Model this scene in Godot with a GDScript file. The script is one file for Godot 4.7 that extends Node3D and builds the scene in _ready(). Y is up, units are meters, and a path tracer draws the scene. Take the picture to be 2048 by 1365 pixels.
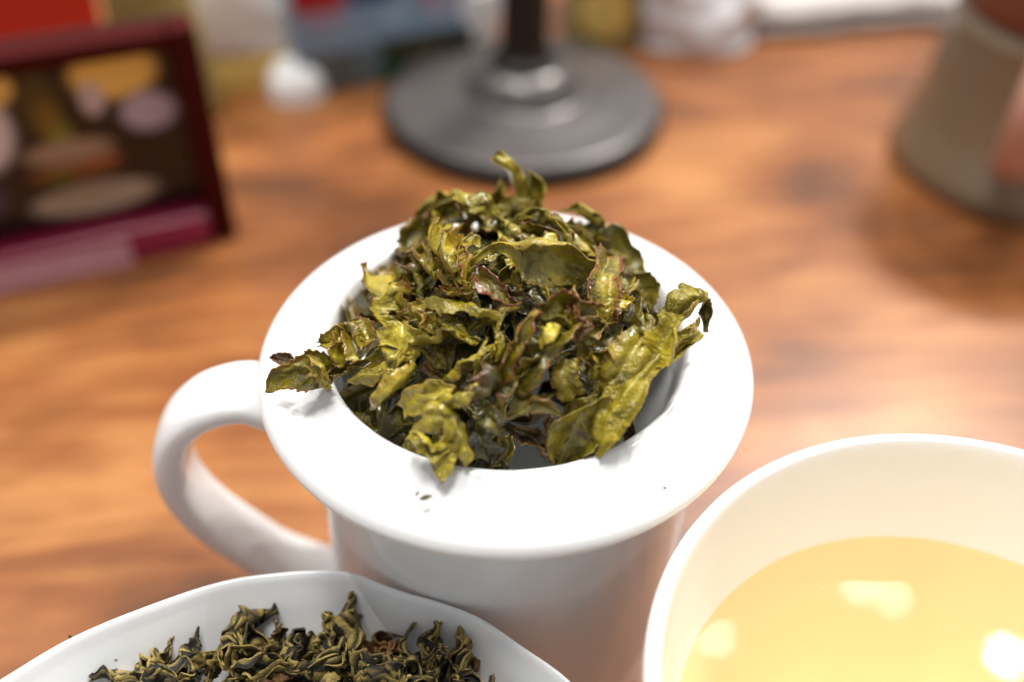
extends Node3D

var M := {}
var names := {}
var rng := RandomNumberGenerator.new()
var crumple := FastNoiseLite.new()
var fine := FastNoiseLite.new()


# ------------------------------------------------------------------ helpers
func numbered(called: String) -> String:
	var n: int = names.get(called, 0)
	names[called] = n + 1
	return called if n == 0 else "%s_%03d" % [called, n]


func tag(o: Node3D, label: String, category: String, group := "") -> Node3D:
	o.set_meta("label", label)
	o.set_meta("category", category)
	if group:
		o.set_meta("group", group)
	return o


func thing(called: String, label: String, category: String, where := Vector3.ZERO, turn := 0.0, group := "") -> Node3D:
	var o := Node3D.new()
	o.name = numbered(called)
	add_child(o, true)
	o.position = where
	o.rotation.y = turn
	return tag(o, label, category, group)


func part(called: String, mesh: Mesh, mat: Material, parent: Node3D = self, where := Vector3.ZERO) -> MeshInstance3D:
	var o := MeshInstance3D.new()
	o.name = numbered(called) if parent == self else called
	o.mesh = mesh
	o.material_override = mat
	o.cast_shadow = GeometryInstance3D.SHADOW_CASTING_SETTING_ON
	parent.add_child(o, true)
	o.position = where
	return o


func lin(r: float, g: float, b: float) -> Color:
	return Color(r, g, b).linear_to_srgb()


func plain(c: Color, rough := 0.5, spec := 0.5, metal := 0.0) -> StandardMaterial3D:
	var m := StandardMaterial3D.new()
	m.albedo_color = c
	m.roughness = rough
	m.metallic_specular = spec
	m.metallic = metal
	return m


# A sheet of nu x nv points from f(i, j); wrap_v closes it across, wrap_u along.
func sheet(nu: int, nv: int, f: Callable, wrap_u := false, wrap_v := false, colors := PackedColorArray()) -> ArrayMesh:
	var p := PackedVector3Array()
	var uv := PackedVector2Array()
	for i in nu:
		for j in nv:
			p.append(f.call(i, j))
			uv.append(Vector2(float(i) / (nu - 1), float(j) / (nv - 1)))
	return from_grid(p, uv, nu, nv, wrap_u, wrap_v, colors)


func from_grid(p: PackedVector3Array, uv: PackedVector2Array, nu: int, nv: int, wrap_u := false, wrap_v := false, colors := PackedColorArray()) -> ArrayMesh:
	var normals := PackedVector3Array()
	normals.resize(p.size())
	for i in nu:
		var i0 := (i - 1 + nu) % nu if wrap_u else maxi(i - 1, 0)
		var i1 := (i + 1) % nu if wrap_u else mini(i + 1, nu - 1)
		for j in nv:
			var j0 := (j - 1 + nv) % nv if wrap_v else maxi(j - 1, 0)
			var j1 := (j + 1) % nv if wrap_v else mini(j + 1, nv - 1)
			var n := (p[i0 * nv + j] - p[i1 * nv + j]).cross(p[i * nv + j1] - p[i * nv + j0])
			normals[i * nv + j] = n.normalized() if n.length_squared() > 1e-24 else Vector3.UP
	var index := PackedInt32Array()
	for i in nu if wrap_u else nu - 1:
		var a := i * nv
		var b := ((i + 1) % nu) * nv
		for j in nv if wrap_v else nv - 1:
			var k := (j + 1) % nv
			index.append_array([a + j, b + j, b + k, a + j, b + k, a + k])
	var arrays := []
	arrays.resize(Mesh.ARRAY_MAX)
	arrays[Mesh.ARRAY_VERTEX] = p
	arrays[Mesh.ARRAY_NORMAL] = normals
	arrays[Mesh.ARRAY_TEX_UV] = uv
	arrays[Mesh.ARRAY_INDEX] = index
	if colors.size():
		arrays[Mesh.ARRAY_COLOR] = colors
	var m := ArrayMesh.new()
	m.add_surface_from_arrays(Mesh.PRIMITIVE_TRIANGLES, arrays)
	return m


func spline(pts: Array, t: float) -> Variant:
	var n := pts.size() - 1
	var s := clampf(t, 0.0, 1.0) * n
	var i := mini(int(s), n - 1)
	var u := s - i
	var a = pts[i - 1] if i > 0 else pts[0] * 2.0 - pts[1]
	var b = pts[i]
	var c = pts[i + 1]
	var d = pts[i + 2] if i + 2 <= n else pts[n] * 2.0 - pts[n - 1]
	return 0.5 * (b * 2.0 + (c - a) * u + (a * 2.0 - b * 5.0 + c * 4.0 - d) * u * u + (b * 3.0 - a - c * 3.0 + d) * u * u * u)


# Profile in millimetres (radius, height), listed so that the outside is on the right going up.
func lathe(profile: Array, segs := 96, per := 5) -> ArrayMesh:
	var ring := []
	var steps := (profile.size() - 1) * per
	for i in steps + 1:
		var q: Vector2 = spline(profile, float(i) / steps)
		ring.append(Vector2(maxf(q.x, 0.0), q.y) * 0.001)
	var f := func(i: int, j: int) -> Vector3:
		var a := TAU * j / segs
		return Vector3(ring[i].x * cos(a), ring[i].y, ring[i].x * sin(a))
	return sheet(steps + 1, segs, f, false, true)


# A rounded box, sizes in metres, centred on its base.
func block(size: Vector3, r := 0.001) -> ArrayMesh:
	var st := SurfaceTool.new()
	st.begin(Mesh.PRIMITIVE_TRIANGLES)
	var h := size / 2.0
	var lift := Vector3(0, h.y, 0)
	for ax in 3:
		for s in [-1.0, 1.0]:
			var n := Vector3.ZERO
			n[ax] = s
			var u := Vector3.ZERO
			u[(ax + 1) % 3] = 1.0
			var v := Vector3.ZERO
			v[(ax + 2) % 3] = 1.0
			var hu := h[(ax + 1) % 3]
			var hv := h[(ax + 2) % 3]
			var us := [-hu, -hu + r, hu - r, hu]
			var vs := [-hv, -hv + r, hv - r, hv]
			for i in 3:
				for j in 3:
					var quad := []
					for c in [[i, j], [i + 1, j], [i + 1, j + 1], [i, j + 1]]:
						var q: Vector3 = n * h[ax] + u * us[c[0]] + v * vs[c[1]]
						var core := Vector3(clampf(q.x, -h.x + r, h.x - r), clampf(q.y, -h.y + r, h.y - r), clampf(q.z, -h.z + r, h.z - r))
						var d := (q - core).normalized()
						quad.append([core + d * r + lift, d, Vector2(us[c[0]] / hu * 0.5 + 0.5, 0.5 - vs[c[1]] / hv * 0.5)])
					var order := [0, 2, 1, 0, 3, 2] if s > 0 else [0, 1, 2, 0, 2, 3]
					for k in order:
						st.set_normal(quad[k][1])
						st.set_uv(quad[k][2])
						st.add_vertex(quad[k][0])
	return st.commit()


# A tube of elliptic section (half width, half thickness in millimetres) along points in millimetres; side is the direction of the width.
func strap(pts: Array, side: Vector3, w: float, t: float, steps := 48, round_ := 20, power := 2.0) -> ArrayMesh:
	var f := func(i: int, j: int) -> Vector3:
		var u := float(i) / (steps - 1)
		var c: Vector3 = spline(pts, u)
		var tan_: Vector3 = (spline(pts, minf(u + 0.01, 1.0)) - spline(pts, maxf(u - 0.01, 0.0))).normalized()
		var n := tan_.cross(side).normalized()
		var a := TAU * j / round_
		var k := Vector2(signf(cos(a)) * pow(absf(cos(a)), 2.0 / power), signf(sin(a)) * pow(absf(sin(a)), 2.0 / power))
		var swell := 1.0 + 0.25 * pow(absf(u - 0.5) * 2.0, 6.0)
		return (c + side * k.x * w * swell + n * k.y * t * swell) * 0.001
	return sheet(steps, round_, f, false, true)


func noise_texture(freq: float, octaves := 4, normal := false, strength := 4.0, size := 512, type := FastNoiseLite.TYPE_SIMPLEX_SMOOTH, seed_ := 3, ramp: Gradient = null) -> NoiseTexture2D:
	var n := FastNoiseLite.new()
	n.noise_type = type
	n.seed = seed_
	n.frequency = freq
	n.fractal_octaves = octaves
	var t := NoiseTexture2D.new()
	t.width = size
	t.height = size
	t.seamless = true
	t.noise = n
	t.as_normal_map = normal
	t.bump_strength = strength
	t.color_ramp = ramp
	return t


func ramp(stops: Array) -> Gradient:
	var g := Gradient.new()
	g.offsets = PackedFloat32Array(stops.map(func(s): return s[0]))
	g.colors = PackedColorArray(stops.map(func(s): return s[1]))
	return g


func triplanar(m: StandardMaterial3D, per_metre: float) -> StandardMaterial3D:
	m.uv1_triplanar = true
	m.uv1_scale = Vector3.ONE * per_metre
	return m


# ------------------------------------------------------------------ materials
func wood_texture() -> ImageTexture:
	var w := 1024
	var h := 1024
	var im := Image.create(w, h, false, Image.FORMAT_RGB8)
	var a := FastNoiseLite.new()
	a.seed = 11
	a.frequency = 1.0
	a.fractal_octaves = 4
	var b := FastNoiseLite.new()
	b.seed = 5
	b.frequency = 1.0
	b.fractal_octaves = 3
	var dark := Color(0.072, 0.028, 0.012)
	var mid := Color(0.245, 0.083, 0.024)
	var light := Color(0.42, 0.185, 0.06)
	for y in h:
		for x in w:
			var u := x * 1.2 / w
			var v := y * 1.2 / h
			var bend := b.get_noise_2d(u * 3.0 + 9.0, v * 5.0) * 0.016
			var vv := v + bend
			var blotch := a.get_noise_2d(u * 9.5, vv * 13.5)
			var grain := a.get_noise_2d(u * 10.0 + 40.0, vv * 130.0)
			var pore := b.get_noise_2d(u * 45.0, vv * 700.0)
			var t := 0.5 + blotch * 0.5 + grain * 0.36 + a.get_noise_2d(u * 4.0 + 7.0, vv * 5.5) * 0.5
			var c := dark.lerp(mid, clampf(t * 2.0, 0.0, 1.0)) if t < 0.5 else mid.lerp(light, clampf(t * 2.0 - 1.0, 0.0, 1.0))
			var burn := clampf(b.get_noise_2d(u * 11.0 - 20.0, vv * 26.0 + 3.0) * 2.6 - 0.75, 0.0, 1.0)
			c = c.lerp(dark, burn * 0.3)
			c = c * (1.0 + pore * 0.16)
			im.set_pixel(x, y, c.clamp().linear_to_srgb())
	return ImageTexture.create_from_image(im)


func materials() -> void:
	M.porcelain = plain(lin(0.87, 0.87, 0.865), 0.09, 0.5)
	M.porcelain.subsurf_scatter_enabled = true
	M.porcelain.subsurf_scatter_strength = 0.05
	M.wood = plain(Color.WHITE, 0.42, 0.45)
	M.wood.albedo_texture = wood_texture()
	M.wood.roughness_texture = noise_texture(0.012, 4, false, 1.0, 256, FastNoiseLite.TYPE_SIMPLEX_SMOOTH, 8, ramp([[0.0, Color(0.75, 0.75, 0.75)], [1.0, Color(1, 1, 1)]]))
	M.pewter = plain(lin(0.115, 0.103, 0.10), 0.30, 0.5, 0.4)
	M.dark_metal = plain(lin(0.014, 0.010, 0.008), 0.5, 0.4, 0.0)
	M.maroon = plain(lin(0.050, 0.003, 0.0022), 0.45, 0.2)
	M.magenta = plain(lin(0.24, 0.012, 0.045), 0.25, 0.5)
	M.khaki = plain(lin(0.20, 0.145, 0.09), 0.12, 0.5)
	M.terracotta = plain(lin(0.19, 0.06, 0.03), 0.5, 0.4)
	M.pink_clay = plain(lin(0.50, 0.27, 0.20), 0.45)
	M.tea = plain(lin(0.87, 0.705, 0.385), 0.6, 0.3)
	M.tea_top = plain(Color(1, 1, 1, 0.02), 0.0, 0.42)
	M.tea_top.transparency = BaseMaterial3D.TRANSPARENCY_ALPHA
	# steeped leaves: wet, thin, slightly see-through
	for k in 3:
		var m := plain(Color.WHITE, [0.42, 0.6, 0.34][k], 0.5)
		m.vertex_color_use_as_albedo = true
		m.normal_enabled = true
		m.normal_texture = M.leaf.normal_texture if M.has("leaf") else noise_texture(0.03, 4, true, 7.0, 512, FastNoiseLite.TYPE_SIMPLEX_SMOOTH, 21)
		m.normal_scale = 1.25
		m.roughness_texture = M.leaf.roughness_texture if M.has("leaf") else noise_texture(0.014, 4, false, 1.0, 256, FastNoiseLite.TYPE_SIMPLEX_SMOOTH, 17, ramp([[0.0, Color(0.22, 0.22, 0.22)], [0.45, Color(0.45, 0.45, 0.45)], [1.0, Color(1, 1, 1)]]))
		m.backlight_enabled = true
		m.backlight = Color(0.5, 0.5, 0.5)
		m.clearcoat_enabled = k != 1
		m.clearcoat = 0.6
		m.clearcoat_roughness = 0.09
		triplanar(m, 90.0)
		M[["leaf", "leaf_matt", "leaf_wet"][k]] = m
	var d := plain(Color.WHITE, 0.58, 0.4)
	d.vertex_color_use_as_albedo = true
	d.normal_enabled = true
	d.normal_texture = M.leaf.normal_texture
	d.normal_scale = 1.6
	triplanar(d, 120.0)
	M.dry = d


# ------------------------------------------------------------------ leaves
# pts: midrib in millimetres, in the scene. o: w half width, roll/roll2 turn about the midrib (degrees) at its ends,
# cl/cr curl of the two halves (degrees, over the half width), fold, teeth, red, tone, rough crumple, cut (0..1 torn base), seed.
func leaf_mesh(pts: Array, o: Dictionary) -> ArrayMesh:
	var nu: int = o.get("nu", 84)
	var nv: int = o.get("nv", 27)
	var seed_: float = o.get("seed", 1) * 37.17
	var w: float = o.get("w", 5.0)
	var roll := deg_to_rad(o.get("roll", 0.0))
	var roll2 := deg_to_rad(o.get("roll2", o.get("roll", 0.0)))
	var cl := deg_to_rad(o.get("cl", 40.0))
	var cr := deg_to_rad(o.get("cr", 40.0))
	cl *= 1.7 if absf(cl) < 1.3 else 1.0
	cr *= 1.7 if absf(cr) < 1.3 else 1.0
	w *= 0.86
	var fold := deg_to_rad(o.get("fold", 15.0))
	var teeth: float = o.get("teeth", 1.0)
	var red: float = o.get("red", 0.4)
	var tone: float = o.get("tone", 0.5)
	var rough: float = o.get("rough", 1.0)
	var cut: float = o.get("cut", 0.25)
	var cut2: float = o.get("cut2", 0.0)
	var brown: float = o.get("brown", 0.0)
	var pleats: float = o.get("pleats", 0.7)
	var stem: float = o.get("stem", 0.0)
	var dry: bool = o.has("dry")
	var length := 0.0
	for i in pts.size() - 1:
		length += pts[i].distance_to(pts[i + 1])
	var nteeth := clampf(length / 1.5, 6.0, 19.0)
	var deep := Color(0.026, 0.027, 0.006)
	var olive := Color(0.195, 0.152, 0.010)
	var bright := Color(0.47, 0.37, 0.032)
	var body := deep.lerp(olive, clampf(tone * 2.0, 0.0, 1.0)) if tone < 0.5 else olive.lerp(bright, clampf(tone * 2.0 - 1.0, 0.0, 1.0))
	body = body.lerp(Color(0.12, 0.06, 0.025), brown)
	var rust := Color(0.17, 0.024, 0.008)
	var vein := body.lerp(Color(0.45, 0.40, 0.07), 0.55)
	var p := PackedVector3Array()
	var uv := PackedVector2Array()
	var col := PackedColorArray()
	var ref := Vector3.UP
	for i in nu:
		var u := float(i) / (nu - 1)
		var c: Vector3 = spline(pts, u)
		var t: Vector3 = (spline(pts, minf(u + 0.02, 1.0)) - spline(pts, maxf(u - 0.02, 0.0))).normalized()
		if i == 0:
			ref = Vector3.UP if absf(t.y) < 0.9 else Vector3(0, 0, 1)
		ref = (ref - t * ref.dot(t)).normalized()
		var n0 := ref.rotated(t, lerpf(roll, roll2, u))
		var side := t.cross(n0)
		# outline: cut 1 = torn off square, 0 = runs out to a point
		var head := pow(maxf(sin(PI * 0.5 * clampf(u / 0.42, 0.0, 1.0)), 0.0), 0.75)
		var tail := pow(maxf(sin(PI * 0.5 * clampf((1.0 - u) / 0.62, 0.0, 1.0)), 0.0), 0.85)
		if stem > 0.0:
			head = lerpf(0.16, 1.0, smoothstep(stem, stem + 0.35, u))
			tail = pow(maxf(sin(PI * 0.5 * clampf((1.0 - u) / 0.3, 0.0, 1.0)), 0.0), 0.7)
		head = maxf(head, cut)
		tail = maxf(tail, cut2)
		var ragged := 1.0 + 0.14 * crumple.get_noise_2d(u * 120.0, seed_)
		var half := w * head * tail * ragged
		var kl := cl * (1.0 + 0.55 * crumple.get_noise_2d(u * 90.0 + 300.0, seed_))
		var kr := cr * (1.0 + 0.55 * crumple.get_noise_2d(u * 90.0 + 700.0, seed_))
		var saw := fposmod(u * nteeth + 0.9 * crumple.get_noise_2d(u * 160.0, seed_ + 11.0), 1.0)
		var tooth := clampf(0.75 + 1.1 * crumple.get_noise_2d(u * 210.0, seed_ + 31.0), 0.15, 1.3)
		saw = (saw if saw < 0.75 else (1.0 - saw) * 3.0) / 0.75
		for j in nv:
			var v := 2.0 * j / (nv - 1) - 1.0
			var av := absf(v)
			var edge := smoothstep(0.72, 1.0, av)
			var s := av * half + edge * teeth * tooth * saw * minf(0.7, half * 0.22)
			var k := kl if v < 0.0 else kr
			var x := s
			var y := 0.0
			if absf(k) > 0.02 and half > 0.01:
				var bend := k * s / maxf(half, 0.01)
				var rad := maxf(half, 0.01) / k
				# spiral inwards when rolled past half a turn
				if absf(bend) > PI:
					rad *= 1.0 - 0.12 * (absf(bend) - PI)
				x = sin(bend) * rad
				y = (1.0 - cos(bend)) * rad
			var q := Vector2(x, y).rotated(fold)
			if v < 0.0:
				q.x = -q.x
			var uu := u * length
			# puffs between the side veins, ruffle at the edge, crumple everywhere
			var vein_at := fposmod(u * 7.0 - av * 1.3 + 0.5 * crumple.get_noise_2d(u * 60.0, seed_ + v * 20.0), 1.0)
			var valley := absf(vein_at - 0.5) * 2.0
			var puff := (0.5 - pow(valley, 3.0)) * 0.16 * smoothstep(0.05, 0.3, av) * (1.0 - 0.5 * av)
			var ruffle := crumple.get_noise_3d(uu * 8.0, 50.0 if v < 0 else -50.0, seed_) * av * av * 0.95
			var pleat := pleats * sin(v * 6.5 + 2.0 * crumple.get_noise_2d(u * 50.0, seed_ + 20.0)) * minf(half * 0.12, 0.42)
			var ridge := 0.0
			if dry:
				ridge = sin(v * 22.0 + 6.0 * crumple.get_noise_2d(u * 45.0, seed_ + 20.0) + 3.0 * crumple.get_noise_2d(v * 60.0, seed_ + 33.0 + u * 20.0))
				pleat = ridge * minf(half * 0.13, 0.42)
			var small := fine.get_noise_3d(uu * 16.0, v * half * 16.0, seed_) * 0.30 + fine.get_noise_3d(uu * 34.0, v * half * 34.0, seed_ + 7.0) * 0.10
			var at := c + side * q.x + n0 * q.y + n0 * (puff + pleat + (ruffle + small) * rough)
			var big := at * 4.5
			at += Vector3(crumple.get_noise_3d(big.x, big.y, big.z + seed_), crumple.get_noise_3d(big.y + 90.0, big.z, big.x + seed_), crumple.get_noise_3d(big.z, big.x + 180.0, big.y + seed_)) * 1.3 * rough
			p.append(at * 0.001)
			uv.append(Vector2(u * length * 0.1, v * half * 0.1))
			var m1 := crumple.get_noise_3d(uu * 5.0, v * half * 5.0, seed_ + 40.0)
			var m2 := fine.get_noise_3d(uu * 22.0, v * half * 22.0, seed_ + 90.0)
			var cc := body * (1.0 + 0.95 * m1 + 0.6 * m2)
			cc = cc.lerp(vein, 0.8 * (1.0 - smoothstep(0.02, 0.09, av)) + 0.35 * pow(valley, 9.0) * (1.0 - av))
			cc = cc.lerp(vein, 0.3 * smoothstep(0.93, 1.0, av))
			var rusty := 1.5 * red * smoothstep(0.70, 1.0, av + 0.22 * m1 + 0.06 * m2) * (0.35 + 0.65 * saw)
			rusty += red * 0.6 * smoothstep(0.5, 0.9, m1 + 0.3 * m2) + red * 0.5 * smoothstep(0.93, 1.0, u)
			cc = cc.lerp(rust, clampf(rusty, 0.0, 0.92))
			cc = cc.lerp(Color(0.02, 0.012, 0.006), 0.7 * smoothstep(0.55, 0.8, m2 * 0.8 + m1 * 0.4))
			if dry:
				var streak := fine.get_noise_3d(v * half * 42.0, uu * 3.5, seed_ + 60.0) + 0.6 * crumple.get_noise_3d(uu * 9.0, v * half * 9.0, seed_)
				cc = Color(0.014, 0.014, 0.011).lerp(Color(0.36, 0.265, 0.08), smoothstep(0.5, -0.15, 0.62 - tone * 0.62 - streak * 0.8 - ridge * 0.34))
				cc = cc.lerp(Color(0.16, 0.06, 0.02), brown * 0.8) * (1.0 + 0.35 * m2)
			col.append(Color(maxf(cc.r, 0.004), maxf(cc.g, 0.004), maxf(cc.b, 0.002)))
	return solid(p, uv, col, nu, nv, 0.00020)


# The sheet given a thickness: both faces and the rim between them.
func solid(p: PackedVector3Array, uv: PackedVector2Array, col: PackedColorArray, nu: int, nv: int, thick: float) -> ArrayMesh:
	var nv2 := nv * 2
	var q := PackedVector3Array()
	var uv2 := PackedVector2Array()
	var c2 := PackedColorArray()
	for i in nu:
		var i0 := maxi(i - 1, 0)
		var i1 := mini(i + 1, nu - 1)
		var off := []
		for j in nv:
			var j0 := maxi(j - 1, 0)
			var j1 := mini(j + 1, nv - 1)
			var n := (p[i0 * nv + j] - p[i1 * nv + j]).cross(p[i * nv + j1] - p[i * nv + j0])
			off.append(n.normalized() * thick * 0.5 if n.length_squared() > 1e-26 else Vector3.ZERO)
		for j in nv:
			q.append(p[i * nv + j] + off[j])
			uv2.append(uv[i * nv + j])
			c2.append(col[i * nv + j])
		for j in nv:
			var r := nv - 1 - j
			q.append(p[i * nv + r] - off[r])
			uv2.append(uv[i * nv + r])
			c2.append(col[i * nv + r])
	return from_grid(q, uv2, nu, nv2, false, true, c2)


func recentre(pts: Array) -> Vector3:
	var base := Vector3(0, INF, 0)
	var sum := Vector3.ZERO
	for q in pts:
		sum += q
		base.y = minf(base.y, q.y)
	sum /= pts.size()
	return Vector3(sum.x, base.y, sum.z)


func leaf(called: String, label: String, pts: Array, o: Dictionary, group := "steeped tea leaves heaped in the strainer") -> MeshInstance3D:
	var base := recentre(pts)
	var local := pts.map(func(q): return q - base)
	var mat: Material = M.get(o.get("mat", "leaf"))
	var r := part(called, leaf_mesh(local, o), mat, self, base * 0.001)
	tag(r, label, "tea leaf", group)
	return r


# ------------------------------------------------------------------ the scene
func _ready() -> void:
	rng.seed = 4
	crumple.seed = 2
	crumple.frequency = 0.03
	crumple.fractal_octaves = 2
	fine.seed = 9
	fine.frequency = 0.03
	fine.fractal_octaves = 3
	view()
	lamps()
	materials()
	table()
	mug()
	tea_bowl()
	dish()
	background()
	steeped()
	dried()


func view() -> void:
	var cam := Camera3D.new()
	cam.name = "camera"
	cam.near = 0.01
	cam.far = 20.0
	var pitch := deg_to_rad(41.9)
	var roll := deg_to_rad(0.9)
	var back := Vector3(0, sin(pitch), cos(pitch))
	var up0 := Vector3(0, cos(pitch), -sin(pitch))
	var right := Vector3.RIGHT * cos(roll) + up0 * sin(roll)
	cam.transform = Transform3D(Basis(right, back.cross(right), back), Vector3(0.0011, 0.213, 0.1355))
	var lens := CameraAttributesPhysical.new()
	lens.frustum_focal_length = 35.16
	lens.frustum_focus_distance = 0.1665
	lens.exposure_aperture = 5.0
	lens.frustum_near = 0.01
	lens.frustum_far = 20.0
	cam.attributes = lens
	cam.fov = rad_to_deg(2.0 * atan(682.5 / 2000.0))
	add_child(cam)
	var e := Environment.new()
	e.background_mode = Environment.BG_COLOR
	e.background_color = lin(0.34, 0.345, 0.36)
	e.tonemap_mode = Environment.TONE_MAPPER_LINEAR
	e.tonemap_exposure = 1.16
	e.sdfgi_enabled = true
	e.ssao_enabled = true
	e.ssil_enabled = true
	var w := WorldEnvironment.new()
	w.name = "surroundings"
	w.environment = e
	add_child(w)


# The shop's ceiling lamps: they stand far above, behind and to the right, and show as glints on tea and glaze.
func lamps() -> void:
	var spots := [[0.987, -1.586, 1.5], [0.85, -1.495, 1.5], [0.945, -1.43, 1.6], [1.02, -1.39, 1.1], [1.175, -1.485, 1.6], [0.535, -1.266, 1.4]]
	var side := [[1.7, -0.1, 0.7], [-0.95, -0.55, 1.3]]
	for k in spots.size() + side.size():
		var s = spots[k] if k < spots.size() else side[k - spots.size()]
		var at := Vector3(s[0], 2.17, s[1])
		var t := thing("ceiling_lamp", "small round white ceiling lamp shining down on the table, above the picture", "lamp", at, 0.0, "lamps in the ceiling")
		var glow := plain(Color(0.1, 0.1, 0.1), 0.5)
		glow.emission_enabled = true
		glow.emission = Color(1.0, 0.982, 0.955)
		glow.emission_energy_multiplier = 50.0 * s[2]
		var ball := SphereMesh.new()
		ball.radius = 0.016
		ball.height = 0.032
		part("bulb", ball, glow, t)
		part("lamp_housing", lathe([Vector2(0, 74), Vector2(38, 74), Vector2(42, 66), Vector2(42, 30), Vector2(40, 26), Vector2(38, 30), Vector2(36, 60), Vector2(0, 62)], 32, 3), M.get("pewter", plain(Color(0.7, 0.7, 0.7), 0.4)), t)
		var l := SpotLight3D.new()
		l.name = "lamp_light"
		l.light_color = Color(1.0, 0.982, 0.955)
		l.light_energy = 0.84 * s[2]
		l.light_size = 0.012
		l.spot_range = 6.0
		l.spot_attenuation = 2.0
		l.spot_angle = 40.0
		l.shadow_enabled = true
		t.add_child(l)
		l.look_at_from_position(at, Vector3(0, 0, -0.05))
	panel("square white light panel in the ceiling among the small lamps, above the picture", Vector3(1.257, 2.17, -1.22), 0.045, 0.12, 14.0)
	panel("large soft white light panel in the ceiling straight above the cups", Vector3(-0.15, 2.17, -0.15), 0.55, 3.1, 1.6)


func panel(label: String, at: Vector3, size: float, energy: float, glow: float) -> void:
	var p := thing("ceiling_panel", label, "lamp", at)
	var g := plain(Color(0.1, 0.1, 0.1), 0.5)
	g.emission_enabled = true
	g.emission = Color(1.0, 0.99, 0.97)
	g.emission_energy_multiplier = glow
	part("diffuser", block(Vector3(size, 0.004, size)), g, p)
	part("panel_tray", block(Vector3(size * 1.1, 0.02, size * 1.1)), plain(Color(0.8, 0.8, 0.8)), p, Vector3(0, 0.005, 0))
	var a := AreaLight3D.new()
	a.name = "panel_light"
	a.area_size = Vector2(size, size)
	a.light_energy = energy
	a.light_color = Color(1.0, 0.99, 0.97)
	a.shadow_enabled = true
	p.add_child(a)
	a.look_at_from_position(at + Vector3(0, -0.006, 0), at + Vector3(0, -2.0, -0.001))


func table() -> void:
	var t := thing("wooden_table", "warm orange brown wooden table with dark mottled grain under the cups", "table")
	var st := SurfaceTool.new()
	st.begin(Mesh.PRIMITIVE_TRIANGLES)
	var top := block(Vector3(1.3, 0.03, 1.1), 0.003)
	# its own upright texture direction: grain runs from left to right
	var arrays := top.surface_get_arrays(0)
	var v: PackedVector3Array = arrays[Mesh.ARRAY_VERTEX]
	var uv := PackedVector2Array()
	for q in v:
		var r := Vector2(q.x, q.z).rotated(deg_to_rad(9.0))
		uv.append(Vector2(r.x / 1.2 + 0.5, (r.y + q.y) / 1.2 + 0.5))
	arrays[Mesh.ARRAY_TEX_UV] = uv
	var m := ArrayMesh.new()
	m.add_surface_from_arrays(Mesh.PRIMITIVE_TRIANGLES, arrays)
	part("table_top", m, M.wood, t, Vector3(0, -0.03, 0))
	for s in [[-0.58, -0.48], [0.58, -0.48], [-0.58, 0.48], [0.58, 0.48]]:
		part("leg", block(Vector3(0.06, 0.69, 0.06), 0.004), M.wood, t, Vector3(s[0], -0.72, s[1]))
	t.position.z = 0.06


func mug() -> void:
	var t := thing("white_mug", "white porcelain mug with a round loop handle under the strainer of wet leaves", "mug")
	var body := [Vector2(0, 3), Vector2(20, 3), Vector2(26, 0), Vector2(29, 0.4), Vector2(32.4, 3), Vector2(35.2, 9), Vector2(36.6, 20), Vector2(37.0, 40), Vector2(37.4, 60), Vector2(38.0, 72), Vector2(38.6, 82), Vector2(38.3, 84.4), Vector2(36.9, 84.6), Vector2(35.8, 82), Vector2(34.6, 68), Vector2(34.0, 30), Vector2(31, 9), Vector2(0, 6)]
	part("cup_wall", lathe(body, 128, 6), M.porcelain, t)
	var phi := deg_to_rad(184.0)
	var out := Vector3(cos(phi), 0, -sin(phi))
	var pts := []
	for q in [[36.5, 77.0], [43.9, 79.0], [47.8, 80.5], [52.0, 80.3], [57.5, 77.9], [62.6, 72.5], [65.4, 64.7], [65.3, 55.7], [61.7, 45.8], [55.9, 36.9], [49.6, 28.7], [41.6, 22.1], [34.5, 17.0]]:
		pts.append(out * q[0] + Vector3(0, q[1], 0))
	part("handle", strap(pts, out.cross(Vector3.UP), 7.0, 3.5, 72, 28, 2.5), M.porcelain, t)
	var s := thing("tea_strainer", "white porcelain strainer with a wide rounded rim resting on the mug", "strainer", Vector3(0, 0.06, 0))
	var prof := [Vector2(0, -10), Vector2(14, -10), Vector2(20.5, -6.5), Vector2(25, 3), Vector2(28.6, 15), Vector2(30.8, 25), Vector2(31.7, 31.2), Vector2(32.6, 33.5), Vector2(33.8, 33.7), Vector2(36.2, 32.2), Vector2(39.2, 31.0), Vector2(42.2, 30.6), Vector2(44.2, 29.6), Vector2(45.1, 27.8), Vector2(44.3, 25.9), Vector2(42.4, 25.2), Vector2(38.0, 24.9), Vector2(34.2, 24.6), Vector2(32.8, 21), Vector2(30.6, 14), Vector2(27, 2), Vector2(22, -8.5), Vector2(14, -12), Vector2(0, -12)]
	prof.reverse()
	part("strainer_bowl", lathe(prof, 144, 6), M.porcelain, s)


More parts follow.
